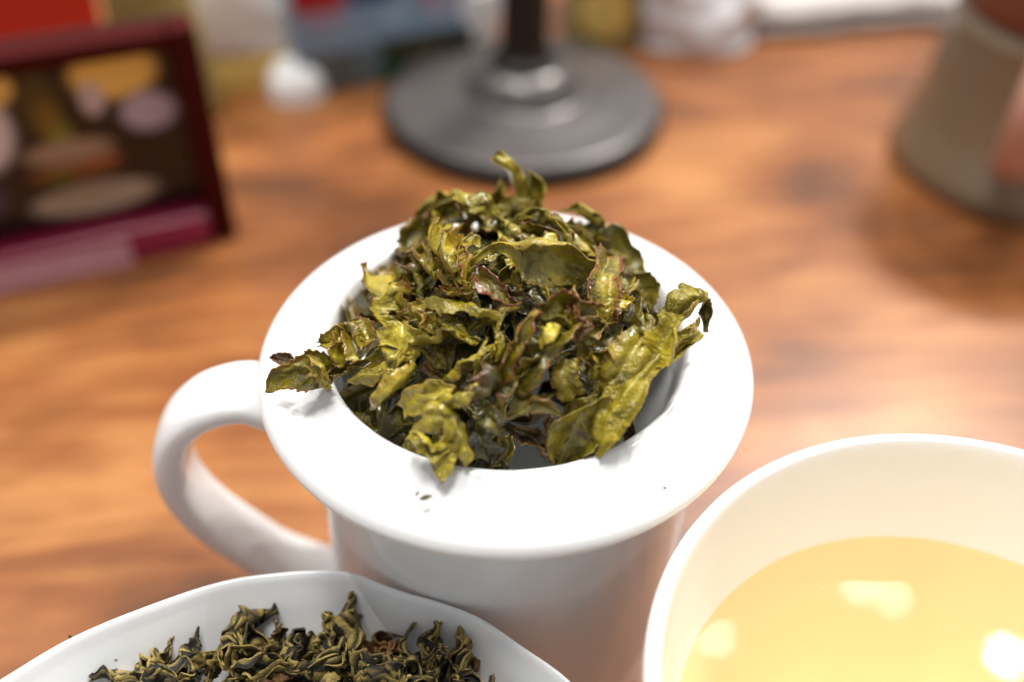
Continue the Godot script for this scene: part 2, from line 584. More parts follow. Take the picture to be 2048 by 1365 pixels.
func tea_bowl() -> void:
	var at := Vector3(0.0725, 0, 0.0654)
	var t := thing("white_tea_bowl", "round white porcelain bowl of golden tea in front of the mug, on the right", "bowl", at)
	var body := [Vector2(0, 4), Vector2(19, 4), Vector2(21, 0.2), Vector2(23, 0.4), Vector2(24.5, 5), Vector2(30, 14), Vector2(39.5, 32), Vector2(46.5, 55), Vector2(50.6, 75), Vector2(52.0, 81.5), Vector2(51.7, 83.0), Vector2(50.6, 83.4), Vector2(49.6, 82.4), Vector2(48.2, 75), Vector2(44.6, 58), Vector2(37, 33), Vector2(27, 15), Vector2(16, 8.5), Vector2(0, 8)]
	part("bowl_wall", lathe(body, 144, 6), M.porcelain, t)
	var tea := thing("golden_tea", "clear golden yellow tea filling the white bowl on the right", "tea", at + Vector3(0, 0.008, 0))
	part("tea_body", lathe([Vector2(0, 0.6), Vector2(16, 1.1), Vector2(26.5, 7.6), Vector2(36.4, 25.4), Vector2(42.3, 43.5), Vector2(44.6, 51.0), Vector2(45.6, 53.85)], 144, 5), M.tea, tea)
	part("tea_surface", lathe([Vector2(0, 54.0), Vector2(20, 54.0), Vector2(40, 54.0), Vector2(44, 54.0), Vector2(45.65, 54.0)], 144, 4), M.tea_top, tea)


func dish() -> void:
	var t := thing("leaf_dish", "white porcelain dish with a dented rim holding dry tea leaves, front left", "dish", Vector3(-0.030, 0, 0.078))
	var rim := [Vector2(-81.0, 52.6), Vector2(-74.3, 46.4), Vector2(-68.2, 42.2), Vector2(-60.8, 38.2), Vector2(-53.0, 34.5), Vector2(-46.5, 32.3), Vector2(-39.6, 31.1), Vector2(-34.3, 30.5), Vector2(-29.0, 30.5), Vector2(-25.3, 31.3), Vector2(-21.5, 32.9), Vector2(-16.0, 35.0), Vector2(-10.7, 36.6), Vector2(-3.6, 39.6), Vector2(4.1, 45.2), Vector2(11.4, 51.0), Vector2(17.7, 59.3), Vector2(19.7, 71.1), Vector2(18.7, 84.8), Vector2(12.8, 98.6), Vector2(2.0, 111.4), Vector2(-13.8, 121.2), Vector2(-33.4, 126.2), Vector2(-55.1, 124.2), Vector2(-74.7, 115.3), Vector2(-88.5, 101.6), Vector2(-95.4, 85.8), Vector2(-94.4, 70.1), Vector2(-89.0, 60.2), Vector2(-81.0, 52.6)]
	var c := Vector2(-30.0, 78.0)
	# rows: how far the outline is drawn in (millimetres), share of the outline kept, height
	var rows := [[0, 0.001, 1.5], [0, 0.30, 1.5], [0, 0.34, 0.2], [0, 0.37, 1.0], [0, 0.43, 12], [0, 0.66, 30], [0, 0.86, 44], [0, 0.965, 55], [0, 0.993, 59.0], [0, 1.0, 60.3], [0.3, 1.0, 60.9], [0.8, 1.0, 60.9], [1.3, 1.0, 60.2], [1.6, 0.985, 58.2], [1.8, 0.93, 53.2], [1.8, 0.84, 46.5], [1.5, 0.68, 37.5], [1, 0.45, 30.0], [0, 0.2, 27.6], [0, 0.001, 27.5]]
	var nv := 180
	var per := 4
	var nu := (rows.size() - 1) * per + 1
	var f := func(i: int, j: int) -> Vector3:
		var s := float(i) / per
		var a := mini(int(s), rows.size() - 2)
		var k := s - a
		var inset := lerpf(rows[a][0], rows[a + 1][0], k)
		var share := lerpf(rows[a][1], rows[a + 1][1], k)
		var y := lerpf(rows[a][2], rows[a + 1][2], k)
		var q: Vector2 = spline(rim, float(j) / nv)
		var d := q - c
		# the dent fades towards the foot: blend to an ellipse
		var ell := Vector2(59.0, 49.0)
		var r2 := d.normalized() * (ell.x * ell.y / Vector2(ell.y * d.normalized().x, ell.x * d.normalized().y).length())
		d = r2.lerp(d, smoothstep(0.5, 0.98, share))
		d = d * share - d.normalized() * inset * share
		return Vector3(d.x, y + 2.5 * smoothstep(2.0, 30.0, y), d.y) * 0.001
	part("dish_wall", sheet(nu, nv, f, false, true), M.porcelain, t)


func print_texture(w: int, h: int, back: Color, patches: Array) -> ImageTexture:
	var im := Image.create(w, h, false, Image.FORMAT_RGB8)
	im.fill(back.linear_to_srgb())
	for q in patches:
		var c: Color = (q[4] as Color).linear_to_srgb()
		for y in range(maxi(0, int((q[1] - q[3]) * h)), mini(h, int((q[1] + q[3]) * h) + 1)):
			for x in range(maxi(0, int((q[0] - q[2]) * w)), mini(w, int((q[0] + q[2]) * w) + 1)):
				var dx: float = (float(x) / w - q[0]) / q[2]
				var dy: float = (float(y) / h - q[1]) / q[3]
				var k := 1.0 - smoothstep(0.75, 1.0, maxf(absf(dx), absf(dy))) if q[5] == 0 else 1.0 - smoothstep(0.35, 1.0, dx * dx + dy * dy)
				if k > 0.0:
					im.set_pixel(x, y, im.get_pixel(x, y).lerp(c, k))
	return ImageTexture.create_from_image(im)


func picture(w: int, h: int, back: Color, patches: Array, rough := 0.4) -> StandardMaterial3D:
	var m := plain(Color.WHITE, rough)
	m.albedo_texture = print_texture(w, h, back, patches)
	m.texture_repeat = false
	return m


# a flat card, sizes in metres, standing on its lower edge and facing +z
func card(w: float, h: float) -> ArrayMesh:
	var f := func(i: int, j: int) -> Vector3:
		return Vector3((float(i) / 3 - 0.5) * w, (1.0 - float(j) / 3) * h, 0)
	return sheet(4, 4, f)


func background() -> void:
	# dark red display frame, lower left corner out of the picture
	var turn := 0.4102
	var across := Vector3(cos(turn), 0, -sin(turn))
	var corner := Vector3(-0.0970, 0, -0.1541)
	var w := 0.112
	var fr := thing("display_frame", "dark red wooden display frame with a food picture and magenta ledge, far left", "frame", corner - across * w / 2.0, turn)
	var hgt := 0.079
	var dep := 0.0125
	for s in [-1.0, 1.0]:
		part("stile", block(Vector3(0.0085, hgt, dep), 0.0012), M.maroon, fr, Vector3(s * (w / 2 - 0.00425), 0, -dep / 2 - 0.001))
	part("top_rail", block(Vector3(w - 0.0174, 0.0060, dep), 0.0012), M.maroon, fr, Vector3(0, hgt - 0.0062, -dep / 2 - 0.001))
	part("back_board", block(Vector3(w - 0.002, hgt - 0.002, 0.003), 0.0005), M.dark_metal, fr, Vector3(0, 0.001, -dep - 0.0026))
	var ledge_pts := [Vector2(-0.001, 0.0), Vector2(0.0004, 0.0012), Vector2(-0.0008, 0.0105), Vector2(-0.0025, 0.0122), Vector2(-0.0112, 0.0152), Vector2(-0.0112, 0.0)]
	var lf := func(i: int, j: int) -> Vector3:
		return Vector3((float(i) / 9 - 0.5) * (w - 0.018), ledge_pts[j].y, ledge_pts[j].x)
	part("ledge", sheet(10, 6, lf, false, true), M.magenta, fr)
	var strokes := []
	var r := RandomNumberGenerator.new()
	r.seed = 12
	for k in 44:
		strokes.append([0.02 + k * 0.0222 + r.randf() * 0.006, 0.52 + r.randf_range(-0.06, 0.06), 0.0035, 0.2 + r.randf() * 0.12, Color(0.55, 0.2, 0.28), 0])
	part("printed_strip", card(0.064, 0.0105), picture(256, 64, Color(0.62, 0.36, 0.42), strokes), fr, Vector3(-0.0125, 0.0003, 0.0012))
	var cream := Color(0.62, 0.55, 0.50)
	var food := picture(256, 192, Color(0.007, 0.005, 0.005), [
		[0.33, 0.28, 0.16, 0.26, Color(0.754, 0.667, 0.652), 1], [0.28, 0.62, 0.11, 0.14, Color(0.051, 0.032, 0.072), 1], [0.43, 0.10, 0.09, 0.10, Color(0.870, 0.580, 0.145), 1], [0.81, 0.11, 0.18, 0.16, Color(0.950, 0.623, 0.145), 1], [0.89, 0.32, 0.12, 0.12, Color(0.493, 0.420, 0.522), 1], [0.72, 0.22, 0.05, 0.10, Color(0.609, 0.493, 0.493), 1],
		[0.56, 0.22, 0.075, 0.22, Color(0.065, 0.051, 0.012), 1], [0.57, 0.28, 0.05, 0.11, Color(0.174, 0.102, 0.014), 1], [0.59, 0.36, 0.055, 0.07, Color(0.189, 0.189, 0.022), 1],
		[0.60, 0.45, 0.19, 0.075, Color(0.348, 0.239, 0.160), 1], [0.60, 0.55, 0.19, 0.05, Color(0.232, 0.080, 0.022), 1], [0.70, 0.52, 0.08, 0.03, Color(0.319, 0.102, 0.043), 1], [0.55, 0.57, 0.06, 0.03, Color(0.131, 0.131, 0.014), 1], [0.64, 0.71, 0.27, 0.10, Color(0.493, 0.399, 0.290), 1], [0.62, 0.69, 0.18, 0.05, Color(0.362, 0.275, 0.189), 1]], 0.2)
	part("food_picture", card(w - 0.0174, hgt - 0.0075), food, fr, Vector3(0, 0.001, -dep + 0.0012))
	# red box behind the frame
	var red := thing("red_carton", "bright red carton standing behind the dark red frame, far left", "box", Vector3(-0.2040, 0, -0.2230), 0.40)
	part("carton_body", block(Vector3(0.09, 0.082, 0.024), 0.001), plain(lin(0.75, 0.045, 0.02), 0.4), red)
	part("carton_lid", block(Vector3(0.092, 0.012, 0.026), 0.001), plain(lin(0.78, 0.05, 0.022), 0.4), red, Vector3(0, 0.0825, 0))
	var gold := thing("olive_packet", "olive yellow packet just behind the top of the dark red frame", "packet", Vector3(-0.1420, 0, -0.2400), 0.4)
	part("packet_body", pouch(0.040, 0.072, 0.014, 0.8, 31), plain(lin(0.33, 0.25, 0.08), 0.5), gold)
	# white pouch with a yellow foot
	var po := thing("paper_pouch", "white paper pouch with yellow foot leaning between the frame and the blue box", "pouch", Vector3(-0.1175, 0, -0.2760), 0.35)
	var white_paper := plain(lin(0.80, 0.76, 0.72), 0.6)
	part("pouch_top", pouch(0.058, 0.085, 0.024, 0.55, 5, 0.030), white_paper, po, Vector3(0, 0.0165, 0))
	part("pouch_foot", pouch(0.062, 0.018, 0.028, 0.95, 6), plain(lin(0.66, 0.45, 0.12), 0.55), po)
	# printed box
	var bx := thing("printed_box", "light blue carton with red, navy and dark green print behind the small white cup", "box", Vector3(-0.0610, 0, -0.2880), 0.42)
	var blue := Color(0.23, 0.34, 0.46)
	var front := picture(256, 256, blue, [
		[0.10, 0.47, 0.20, 0.085, Color(0.42, 0.008, 0.010), 0], [0.42, 0.46, 0.14, 0.085, Color(0.012, 0.03, 0.15), 0], [0.16, 0.60, 0.14, 0.035, Color(0.42, 0.25, 0.33), 1], [0.74, 0.52, 0.08, 0.06, Color(0.48, 0.16, 0.22), 1], [0.82, 0.62, 0.14, 0.07, Color(0.40, 0.38, 0.48), 1], [0.56, 0.62, 0.10, 0.07, Color(0.32, 0.47, 0.60), 1],
		[0.20, 0.90, 0.24, 0.14, Color(0.10, 0.12, 0.125), 0], [0.36, 0.90, 0.06, 0.13, Color(0.12, 0.17, 0.18), 0], [0.76, 0.89, 0.36, 0.15, Color(0.030, 0.026, 0.010), 0], [0.50, 0.92, 0.07, 0.09, Color(0.012, 0.085, 0.03), 1], [0.64, 0.94, 0.10, 0.06, Color(0.02, 0.055, 0.02), 1], [0.70, 0.84, 0.16, 0.05, Color(0.07, 0.05, 0.02), 1]])
	part("box_body", block(Vector3(0.080, 0.082, 0.030), 0.0008), plain(blue.linear_to_srgb(), 0.4), bx)
	part("printed_front", card(0.0788, 0.0808), front, bx, Vector3(0, 0.0006, 0.0154))
	# small things of porcelain and metal
	var cup := thing("small_white_cup", "small white porcelain cup turned over in front of the printed blue box", "cup", Vector3(-0.0945, 0, -0.2615))
	part("cup_shell", lathe([Vector2(12.2, 0), Vector2(13.0, 0.4), Vector2(12.9, 3), Vector2(11.6, 9.5), Vector2(8.6, 13.4), Vector2(7.4, 13.9), Vector2(7.2, 15.4), Vector2(6.6, 15.6), Vector2(6.0, 14.4), Vector2(0, 14.2)], 64), M.porcelain, cup)
	var cup2 := thing("round_white_cup", "round white teacup half hidden behind the dark lamp stem", "cup", Vector3(-0.0270, 0, -0.3090))
	part("cup_shell", lathe([Vector2(0, 2), Vector2(9, 2), Vector2(10, 0), Vector2(12, 1), Vector2(18, 9), Vector2(21.0, 21), Vector2(21.6, 33), Vector2(21.0, 33.8), Vector2(20.2, 33), Vector2(19.4, 21), Vector2(16, 11), Vector2(0, 5)], 72), M.porcelain, cup2)
	part("cup_handle", strap([Vector3(20, 27, 0), Vector3(27, 28, 0), Vector3(31, 22, 0), Vector3(27, 14, 0), Vector3(18, 10, 0)], Vector3(0, 0, 1), 2.2, 1.6, 32, 14), M.porcelain, cup2).rotation.y = 2.4
	var lamp := thing("metal_stand", "grey metal stand with a round domed base and dark stem behind the heap", "stand", Vector3(0.0042, 0, -0.2475))
	part("foot_rim", lathe([Vector2(0, 1), Vector2(54, 1), Vector2(56.5, 0.2), Vector2(58.5, 1.0), Vector2(59.6, 4.0), Vector2(59.0, 6.6), Vector2(57.2, 7.8), Vector2(50, 8.0), Vector2(0, 8.0)], 128), M.dark_metal, lamp)
	part("foot_disc", lathe([Vector2(0, 8.1), Vector2(53, 8.1), Vector2(55.6, 8.3), Vector2(56.0, 8.8), Vector2(53.5, 9.4), Vector2(44, 10.2), Vector2(34, 11.6), Vector2(27.5, 12.2), Vector2(24.5, 13.6), Vector2(22.5, 18.0), Vector2(18.2, 22.4), Vector2(12.5, 24.4), Vector2(0, 24.8)], 128), M.pewter, lamp)
	part("stem", lathe([Vector2(0, 24.6), Vector2(13.6, 24.7), Vector2(13.4, 26.5), Vector2(10.8, 29), Vector2(9.8, 34), Vector2(9.5, 43), Vector2(9.4, 60), Vector2(9.0, 110), Vector2(9.0, 150), Vector2(11, 153), Vector2(9, 157), Vector2(4, 160), Vector2(0, 160.5)], 64), M.dark_metal, lamp)
	var tin := thing("gold_tin", "small olive gold tin with a round yellow label, right of the lamp stem", "tin", Vector3(0.0440, 0, -0.3260))
	part("tin_body", lathe([Vector2(0, 0), Vector2(19.4, 0), Vector2(20.2, 0.8), Vector2(20.2, 44), Vector2(19.6, 45), Vector2(0, 45)], 64), plain(lin(0.26, 0.20, 0.07), 0.45), tin)
	part("tin_lid", lathe([Vector2(20.4, 45.2), Vector2(20.9, 45.6), Vector2(20.9, 55), Vector2(20.0, 56), Vector2(0, 56.3)], 64), plain(lin(0.30, 0.24, 0.09), 0.35, 0.5, 0.4), tin)
	var lab := func(i: int, j: int) -> Vector3:
		var rr := 0.0125 * i / 11.0
		var a := TAU * j / 32
		var ang := 1.72 + rr * cos(a) / 0.0204
		return Vector3(0.0206 * cos(ang), 0.019 + rr * sin(a), 0.0206 * sin(ang))
	part("round_label", sheet(12, 32, lab, false, true), plain(lin(0.72, 0.50, 0.13), 0.5), tin)
	# crumpled white bag and the grey sheet beyond
	var bag := thing("white_bag", "crumpled white plastic bag at the far edge of the table, right of the tin", "bag", Vector3(0.0850, 0, -0.3270))
	part("bag_body", pouch(0.060, 0.050, 0.046, 0.75, 77, 0.0, 0.006), plain(lin(0.80, 0.80, 0.82), 0.42), bag)
	var sheet_ := thing("grey_cloth", "pale grey cloth lying folded along the far edge of the table", "cloth", Vector3(0.205, 0, -0.372), 0.16)
	for k in 2:
		var cl := func(i: int, j: int) -> Vector3:
			var x := (float(i) / 59 - 0.5) * (0.24 - 0.01 * k)
			var a := TAU * j / 40
			var zz := signf(cos(a)) * pow(absf(cos(a)), 0.35) * 0.034
			var yy := (signf(sin(a)) * pow(absf(sin(a)), 0.6) + 1.0) * 0.0034
			var nn := crumple.get_noise_3d(x * 900.0, zz * 900.0, k * 50.0)
			return Vector3(x + nn * 0.002, yy + maxf(0.0, nn) * 0.004 * (yy / 0.0068), zz + crumple.get_noise_2d(x * 500.0, 9.0) * 0.005)
		part("cloth_fold", sheet(60, 40, cl, false, true), plain(lin(0.44, 0.41, 0.39), 0.8), sheet_, Vector3(0, 0.0072 * k, -0.002 * k))
	# brown glazed jug
	var jug := thing("glazed_jug", "olive brown glazed bell shaped jug with a reddish neck, far right", "jug", Vector3(0.2035, 0, -0.2150))
	part("jug_body", lathe([Vector2(0, 1.5), Vector2(38, 1.5), Vector2(41, 0.2), Vector2(48.5, 1.2), Vector2(50.2, 4.5), Vector2(49.2, 10), Vector2(45.6, 22), Vector2(43.0, 38), Vector2(41.8, 54), Vector2(41.5, 60), Vector2(38.5, 64)], 96), M.khaki, jug)
	part("jug_neck", lathe([Vector2(38.6, 64.2), Vector2(40.5, 66), Vector2(41.5, 72), Vector2(42, 84), Vector2(43, 90), Vector2(42, 91), Vector2(40.5, 86), Vector2(36, 66)], 96), M.terracotta, jug)
	part("handle", strap([Vector3(41, 62, 0), Vector3(54, 66, 0), Vector3(64, 56, 0), Vector3(64, 42, 0), Vector3(57, 28, 0), Vector3(44, 20, 0)], Vector3(0, 0, 1), 6.0, 4.0, 40, 18), M.pink_clay, jug).rotation.y = -2.12


# A soft bag: width, height, depth in metres; top: share of the width kept at the top; lean shifts the top.
func pouch(w: float, h: float, d: float, top: float, seed_: int, lean := 0.0, bumpy := 0.0012) -> ArrayMesh:
	var f := func(i: int, j: int) -> Vector3:
		var u := clampf(float(i - 1) / 28, 0.0, 1.0)
		var a := TAU * j / 48
		var k := 0.0 if i == 0 or i == 30 else 1.0
		var wide := lerpf(1.0, top, u) * k
		var thick := lerpf(1.0, 0.12 if top < 0.6 else 0.7, u * u) * k
		var c := signf(cos(a)) * pow(absf(cos(a)), 0.55)
		var s := signf(sin(a)) * pow(absf(sin(a)), 0.75)
		var q := Vector3(c * w / 2 * wide - lean * u, u * h, s * d / 2 * thick)
		var n := Vector3(crumple.get_noise_3d(q.x * 900, q.y * 900, seed_), 0, crumple.get_noise_3d(q.y * 900 + 50, q.x * 900, q.z * 900 + seed_))
		return q + n * bumpy * 2.0 * (0.3 + 0.7 * minf(1.0, u * 3.0))
	return sheet(31, 48, f, false, true)


func steeped() -> void:
	leaf("tea_leaf", "olive toothed leaf lying flat across the left side of the white rim", [Vector3(-28.4, 97.0, 13.9), Vector3(-31.5, 97.5, 15.2), Vector3(-35.4, 97.0, 15.7), Vector3(-40.1, 95.0, 17.4)], {"w": 4.14, "roll": -38, "cl": 18, "cr": 22, "fold": 6, "red": 0.4, "tone": 0.42, "rough": 0.7, "cut": 0.55, "mat": "leaf_matt", "seed": 1})
	leaf("tea_leaf", "purple brown leaf tip peeping out behind the leaf on the left rim", [Vector3(-33.9, 95.5, 13.3), Vector3(-37.3, 95.5, 10.5), Vector3(-40.7, 95.0, 9.3)], {"w": 1.98, "roll": -30, "tone": 0.15, "brown": 0.9, "cut": 0.6, "rough": 0.5, "seed": 2})
	leaf("tea_leaf", "small pale crumpled leaf scrap at the root of the left rim leaf", [Vector3(-32.6, 99.0, 12.4), Vector3(-30.1, 99.5, 17.0), Vector3(-28.8, 97.0, 18.0)], {"w": 2.52, "roll": 60, "tone": 0.66, "red": 0.4, "cut": 0.5, "cut2": 0.4, "cl": 60, "cr": 30, "seed": 3})
	leaf("tea_leaf", "small yellow leaf with orange red tip above the left rim leaf", [Vector3(-25.9, 98.0, 14.5), Vector3(-26.7, 101.0, 12.3), Vector3(-27.5, 103.0, 8.5)], {"w": 3.78, "tone": 0.86, "red": 0.5, "cl": 40, "cr": 60, "roll": -20, "cut": 0.4, "seed": 4})
	leaf("tea_leaf", "short yellow leaf curled like a hook at the left edge of the heap", [Vector3(-30.5, 100.0, 11.2), Vector3(-28.2, 102.0, 11.5), Vector3(-25.6, 101.0, 11.0)], {"w": 3.06, "roll": 30, "tone": 0.72, "red": 0.4, "cl": 80, "cr": 40, "cut": 0.4, "seed": 5})
	leaf("tea_leaf", "small red edged leaf beside the yellow one at the left edge", [Vector3(-24.2, 101.0, 12.2), Vector3(-24.6, 103.0, 10.7), Vector3(-26.2, 103.0, 8.2)], {"w": 3.24, "tone": 0.7, "red": 0.6, "cl": 60, "cr": 30, "cut": 0.5, "seed": 6})
	leaf("tea_leaf", "dull green leaf at the far left edge with scalloped outline", [Vector3(-26.3, 93.6, 0.7), Vector3(-31.5, 86.7, -12.9), Vector3(-35.3, 83.6, -21.9)], {"w": 4.5, "roll": 20, "tone": 0.45, "red": 0.15, "cl": 25, "cr": 30, "cut": 0.5, "mat": "leaf_matt", "seed": 7})
	leaf("tea_leaf", "dull green leaf pressed behind the bright left leaf", [Vector3(-24.4, 96.0, 0.0), Vector3(-31.0, 83.6, -22.1), Vector3(-33.7, 83.6, -26.9)], {"w": 4.95, "roll": -10, "tone": 0.42, "red": 0.3, "cl": 30, "cr": 40, "cut": 0.5, "seed": 8})
	leaf("tea_leaf", "bright yellow green leaf with pale midrib and red tips, upper left", [Vector3(-20.4, 99.2, 6.2), Vector3(-21.0, 101.7, 2.6), Vector3(-22.2, 102.1, -2.4), Vector3(-27.1, 86.0, -27.3)], {"w": 6.12, "roll": 12, "tone": 0.8, "red": 0.7, "cl": 55, "cr": 45, "fold": -8, "cut": 0.4, "rough": 1.3, "seed": 9})
	leaf("tea_leaf", "dark curled leaf end showing above the bright left leaf", [Vector3(-33.8, 83.6, -27.6), Vector3(-29.6, 84.2, -27.6), Vector3(-23.1, 99.3, -7.4)], {"w": 1.98, "tone": 0.1, "cl": 120, "cr": 80, "mat": "leaf_wet", "seed": 10})
	leaf("tea_leaf", "orange brown folded leaf below the bright left leaf", [Vector3(-26.4, 95.9, 2.0), Vector3(-28.1, 94.6, -3.6), Vector3(-30.6, 85.5, -18.2)], {"w": 1.62, "roll": 30, "tone": 0.7, "red": 0.7, "cl": 110, "cr": 60, "seed": 11})
	leaf("tea_leaf", "ruffled yellow leaf rising from the joined bunch, upper left", [Vector3(-5.5, 108.0, 8.2), Vector3(-8.9, 110.4, 4.6), Vector3(-11.5, 110.6, -3.0), Vector3(-13.8, 86.4, -47.0)], {"w": 5.58, "roll": 15, "tone": 0.85, "red": 0.45, "cl": 75, "cr": 40, "cut": 0.1, "rough": 1.6, "seed": 12})
	leaf("tea_leaf", "narrow yellow leaf of the joined bunch with a rusty edge", [Vector3(-5.5, 108.7, 9.0), Vector3(-7.2, 110.8, 6.7), Vector3(-7.1, 112.5, 2.2), Vector3(-6.5, 112.2, -3.9)], {"w": 2.07, "roll": -40, "tone": 0.75, "red": 0.7, "cl": 60, "cr": 60, "seed": 13})
	leaf("tea_leaf", "pale fat leaf on the left of the joined bunch", [Vector3(-5.9, 107.9, 8.1), Vector3(-10.3, 109.1, 4.1), Vector3(-14.1, 108.1, -2.1), Vector3(-19.3, 84.7, -39.7)], {"w": 3.24, "roll": -10, "tone": 0.72, "red": 0.5, "cl": 80, "cr": 60, "seed": 14})
	leaf("tea_leaf", "short orange tipped leaf at the foot of the joined bunch", [Vector3(-11.0, 108.9, 6.1), Vector3(-7.1, 110.0, 9.6), Vector3(-3.0, 110.4, 8.5)], {"w": 1.71, "roll": 30, "tone": 0.7, "red": 0.8, "cl": 80, "cr": 100, "seed": 15})
	leaf("tea_leaf", "rolled olive leaf with brown lip at the upper left edge", [Vector3(-22.0, 100.3, -6.2), Vector3(-24.0, 84.2, -34.1), Vector3(-18.5, 101.7, -13.4), Vector3(-14.3, 107.4, -3.7)], {"w": 2.7, "roll": 30, "tone": 0.42, "brown": 0.3, "cl": 120, "cr": 90, "seed": 16})
	leaf("tea_leaf", "blurred pale green leaf arching at the back left", [Vector3(-17.8, 97.8, -26.0), Vector3(-15.1, 102.3, -27.0), Vector3(-10.8, 104.7, -27.0), Vector3(-6.5, 103.9, -26.0)], {"w": 4.14, "roll": 35, "tone": 0.8, "red": 0.2, "cl": 70, "cr": 70, "mat": "leaf_matt", "seed": 17})
	leaf("tea_leaf", "blurred olive leaf under the arching back left leaf", [Vector3(-16.0, 100.1, -22.0), Vector3(-12.0, 103.7, -22.0), Vector3(-6.8, 104.9, -22.0), Vector3(-2.9, 103.0, -20.0)], {"w": 3.6, "roll": 50, "tone": 0.6, "red": 0.3, "cl": 50, "cr": 60, "seed": 18})
	leaf("tea_leaf", "pinkish brown leaf edge standing among the back left leaves", [Vector3(-5.6, 102.3, -16.0), Vector3(-7.9, 106.1, -17.0), Vector3(-9.9, 109.2, -17.0)], {"w": 1.17, "tone": 0.6, "brown": 0.5, "red": 1.0, "cl": 70, "cr": 70, "seed": 19})
	leaf("tea_leaf", "bent yellow leaf with two torn points at the top of the heap", [Vector3(-9.3, 112.5, -17.0), Vector3(-6.4, 112.5, -16.0), Vector3(-3.7, 112.1, -16.0), Vector3(-1.9, 108.6, -16.0), Vector3(-1.4, 106.5, -15.0)], {"w": 3.42, "roll": -20, "tone": 0.8, "red": 0.2, "cl": -95, "cr": -80, "cut": 0.7, "rough": 0.9, "seed": 20})
	leaf("tea_leaf", "tall pale stalk bending over at the very top of the heap", [Vector3(-3.2, 112.6, -27.0), Vector3(-0.9, 111.1, -27.0), Vector3(0.7, 107.2, -27.0), Vector3(1.7, 103.5, -26.0), Vector3(2.1, 100.7, -25.0)], {"w": 3.96, "roll": 0, "tone": 0.8, "red": 0.1, "cl": 150, "cr": 150, "cut": 0.8, "cut2": 0.9, "teeth": 0, "rough": 0.5, "seed": 21})
	leaf("tea_leaf", "yellow stub standing left of the tall stalk", [Vector3(-1.8, 101.8, -25.0), Vector3(-1.6, 105.7, -26.0), Vector3(-1.3, 109.6, -27.0)], {"w": 3.24, "tone": 0.82, "red": 0.1, "cl": 90, "cr": 90, "cut": 0.8, "teeth": 0, "seed": 22})
	leaf("tea_leaf", "upright bright yellow leaf right of the tall stalk", [Vector3(5.7, 99.4, -27.0), Vector3(4.7, 104.5, -28.0), Vector3(3.5, 109.8, -29.0)], {"w": 3.96, "roll": 10, "tone": 0.86, "red": 0.05, "cl": 35, "cr": 35, "cut": 0.9, "teeth": 0.4, "mat": "leaf_matt", "seed": 23})
	leaf("tea_leaf", "olive arch of leaf right of the tall stalk base", [Vector3(0.6, 107.5, -14.0), Vector3(3.1, 109.5, -15.0), Vector3(6.3, 109.5, -15.0), Vector3(8.4, 107.2, -14.0)], {"w": 2.34, "roll": 50, "tone": 0.62, "red": 0.05, "cl": 110, "cr": 60, "teeth": 0.5, "seed": 24})
	leaf("tea_leaf", "round green belly of leaf beneath the olive arch", [Vector3(2.2, 106.0, -15.0), Vector3(5.4, 107.1, -14.0), Vector3(9.1, 106.1, -13.0)], {"w": 3.24, "roll": 55, "tone": 0.5, "red": 0.05, "cl": -60, "cr": -60, "seed": 25})
	leaf("tea_leaf", "pale wavy ribbon of leaf edge running down right of the arch", [Vector3(6.9, 111.8, -10.0), Vector3(9.4, 110.1, -8.0), Vector3(11.2, 107.8, -6.0), Vector3(13.3, 105.1, -5.0)], {"w": 1.44, "roll": 10, "tone": 0.8, "red": 0.15, "cl": 90, "cr": 120, "rough": 1.2, "seed": 26})
	leaf("tea_leaf", "blurred olive leaf arching at the back right", [Vector3(9.4, 103.9, -22.0), Vector3(12.7, 104.1, -23.0), Vector3(16.1, 103.1, -22.0), Vector3(17.9, 99.9, -20.0)], {"w": 3.24, "roll": 30, "tone": 0.58, "red": 0.1, "cl": 60, "cr": 60, "mat": "leaf_matt", "seed": 27})
	leaf("tea_leaf", "blurred rounded green leaf under the back right arch", [Vector3(9.7, 105.2, -18.0), Vector3(12.5, 104.4, -18.0), Vector3(15.4, 103.1, -17.0)], {"w": 2.34, "roll": 40, "tone": 0.5, "cl": 70, "cr": 70, "seed": 28})
	leaf("tea_leaf", "small olive leaf in the shade of the back right arch", [Vector3(10.6, 104.1, -14.0), Vector3(13.8, 104.2, -14.0), Vector3(16.6, 102.7, -13.0)], {"w": 2.16, "roll": 40, "tone": 0.48, "cl": 50, "cr": 70, "seed": 29})
	leaf("tea_leaf", "wet grey green leaf shining at the back right", [Vector3(14.9, 101.1, -15.0), Vector3(18.6, 101.8, -15.0), Vector3(22.4, 100.3, -14.0), Vector3(25.7, 97.4, -11.0)], {"w": 5.04, "roll": 25, "tone": 0.3, "red": 0.05, "cl": 40, "cr": 25, "cut": 0.5, "mat": "leaf_wet", "seed": 30})
	leaf("tea_leaf", "brown leaf edge hanging beyond the wet grey green leaf", [Vector3(16.8, 100.2, -22.0), Vector3(21.1, 99.2, -21.0), Vector3(23.8, 97.6, -20.0)], {"w": 1.98, "roll": 20, "tone": 0.3, "brown": 0.8, "cl": 40, "cr": 40, "seed": 31})
	leaf("tea_leaf", "dull green leaf running down the right edge of the heap", [Vector3(20.6, 101.2, -9.0), Vector3(24.2, 98.2, -7.0), Vector3(26.2, 94.5, -3.0)], {"w": 3.78, "roll": 30, "tone": 0.42, "red": 0.05, "cl": 40, "cr": 50, "cut": 0.4, "mat": "leaf_wet", "seed": 32})
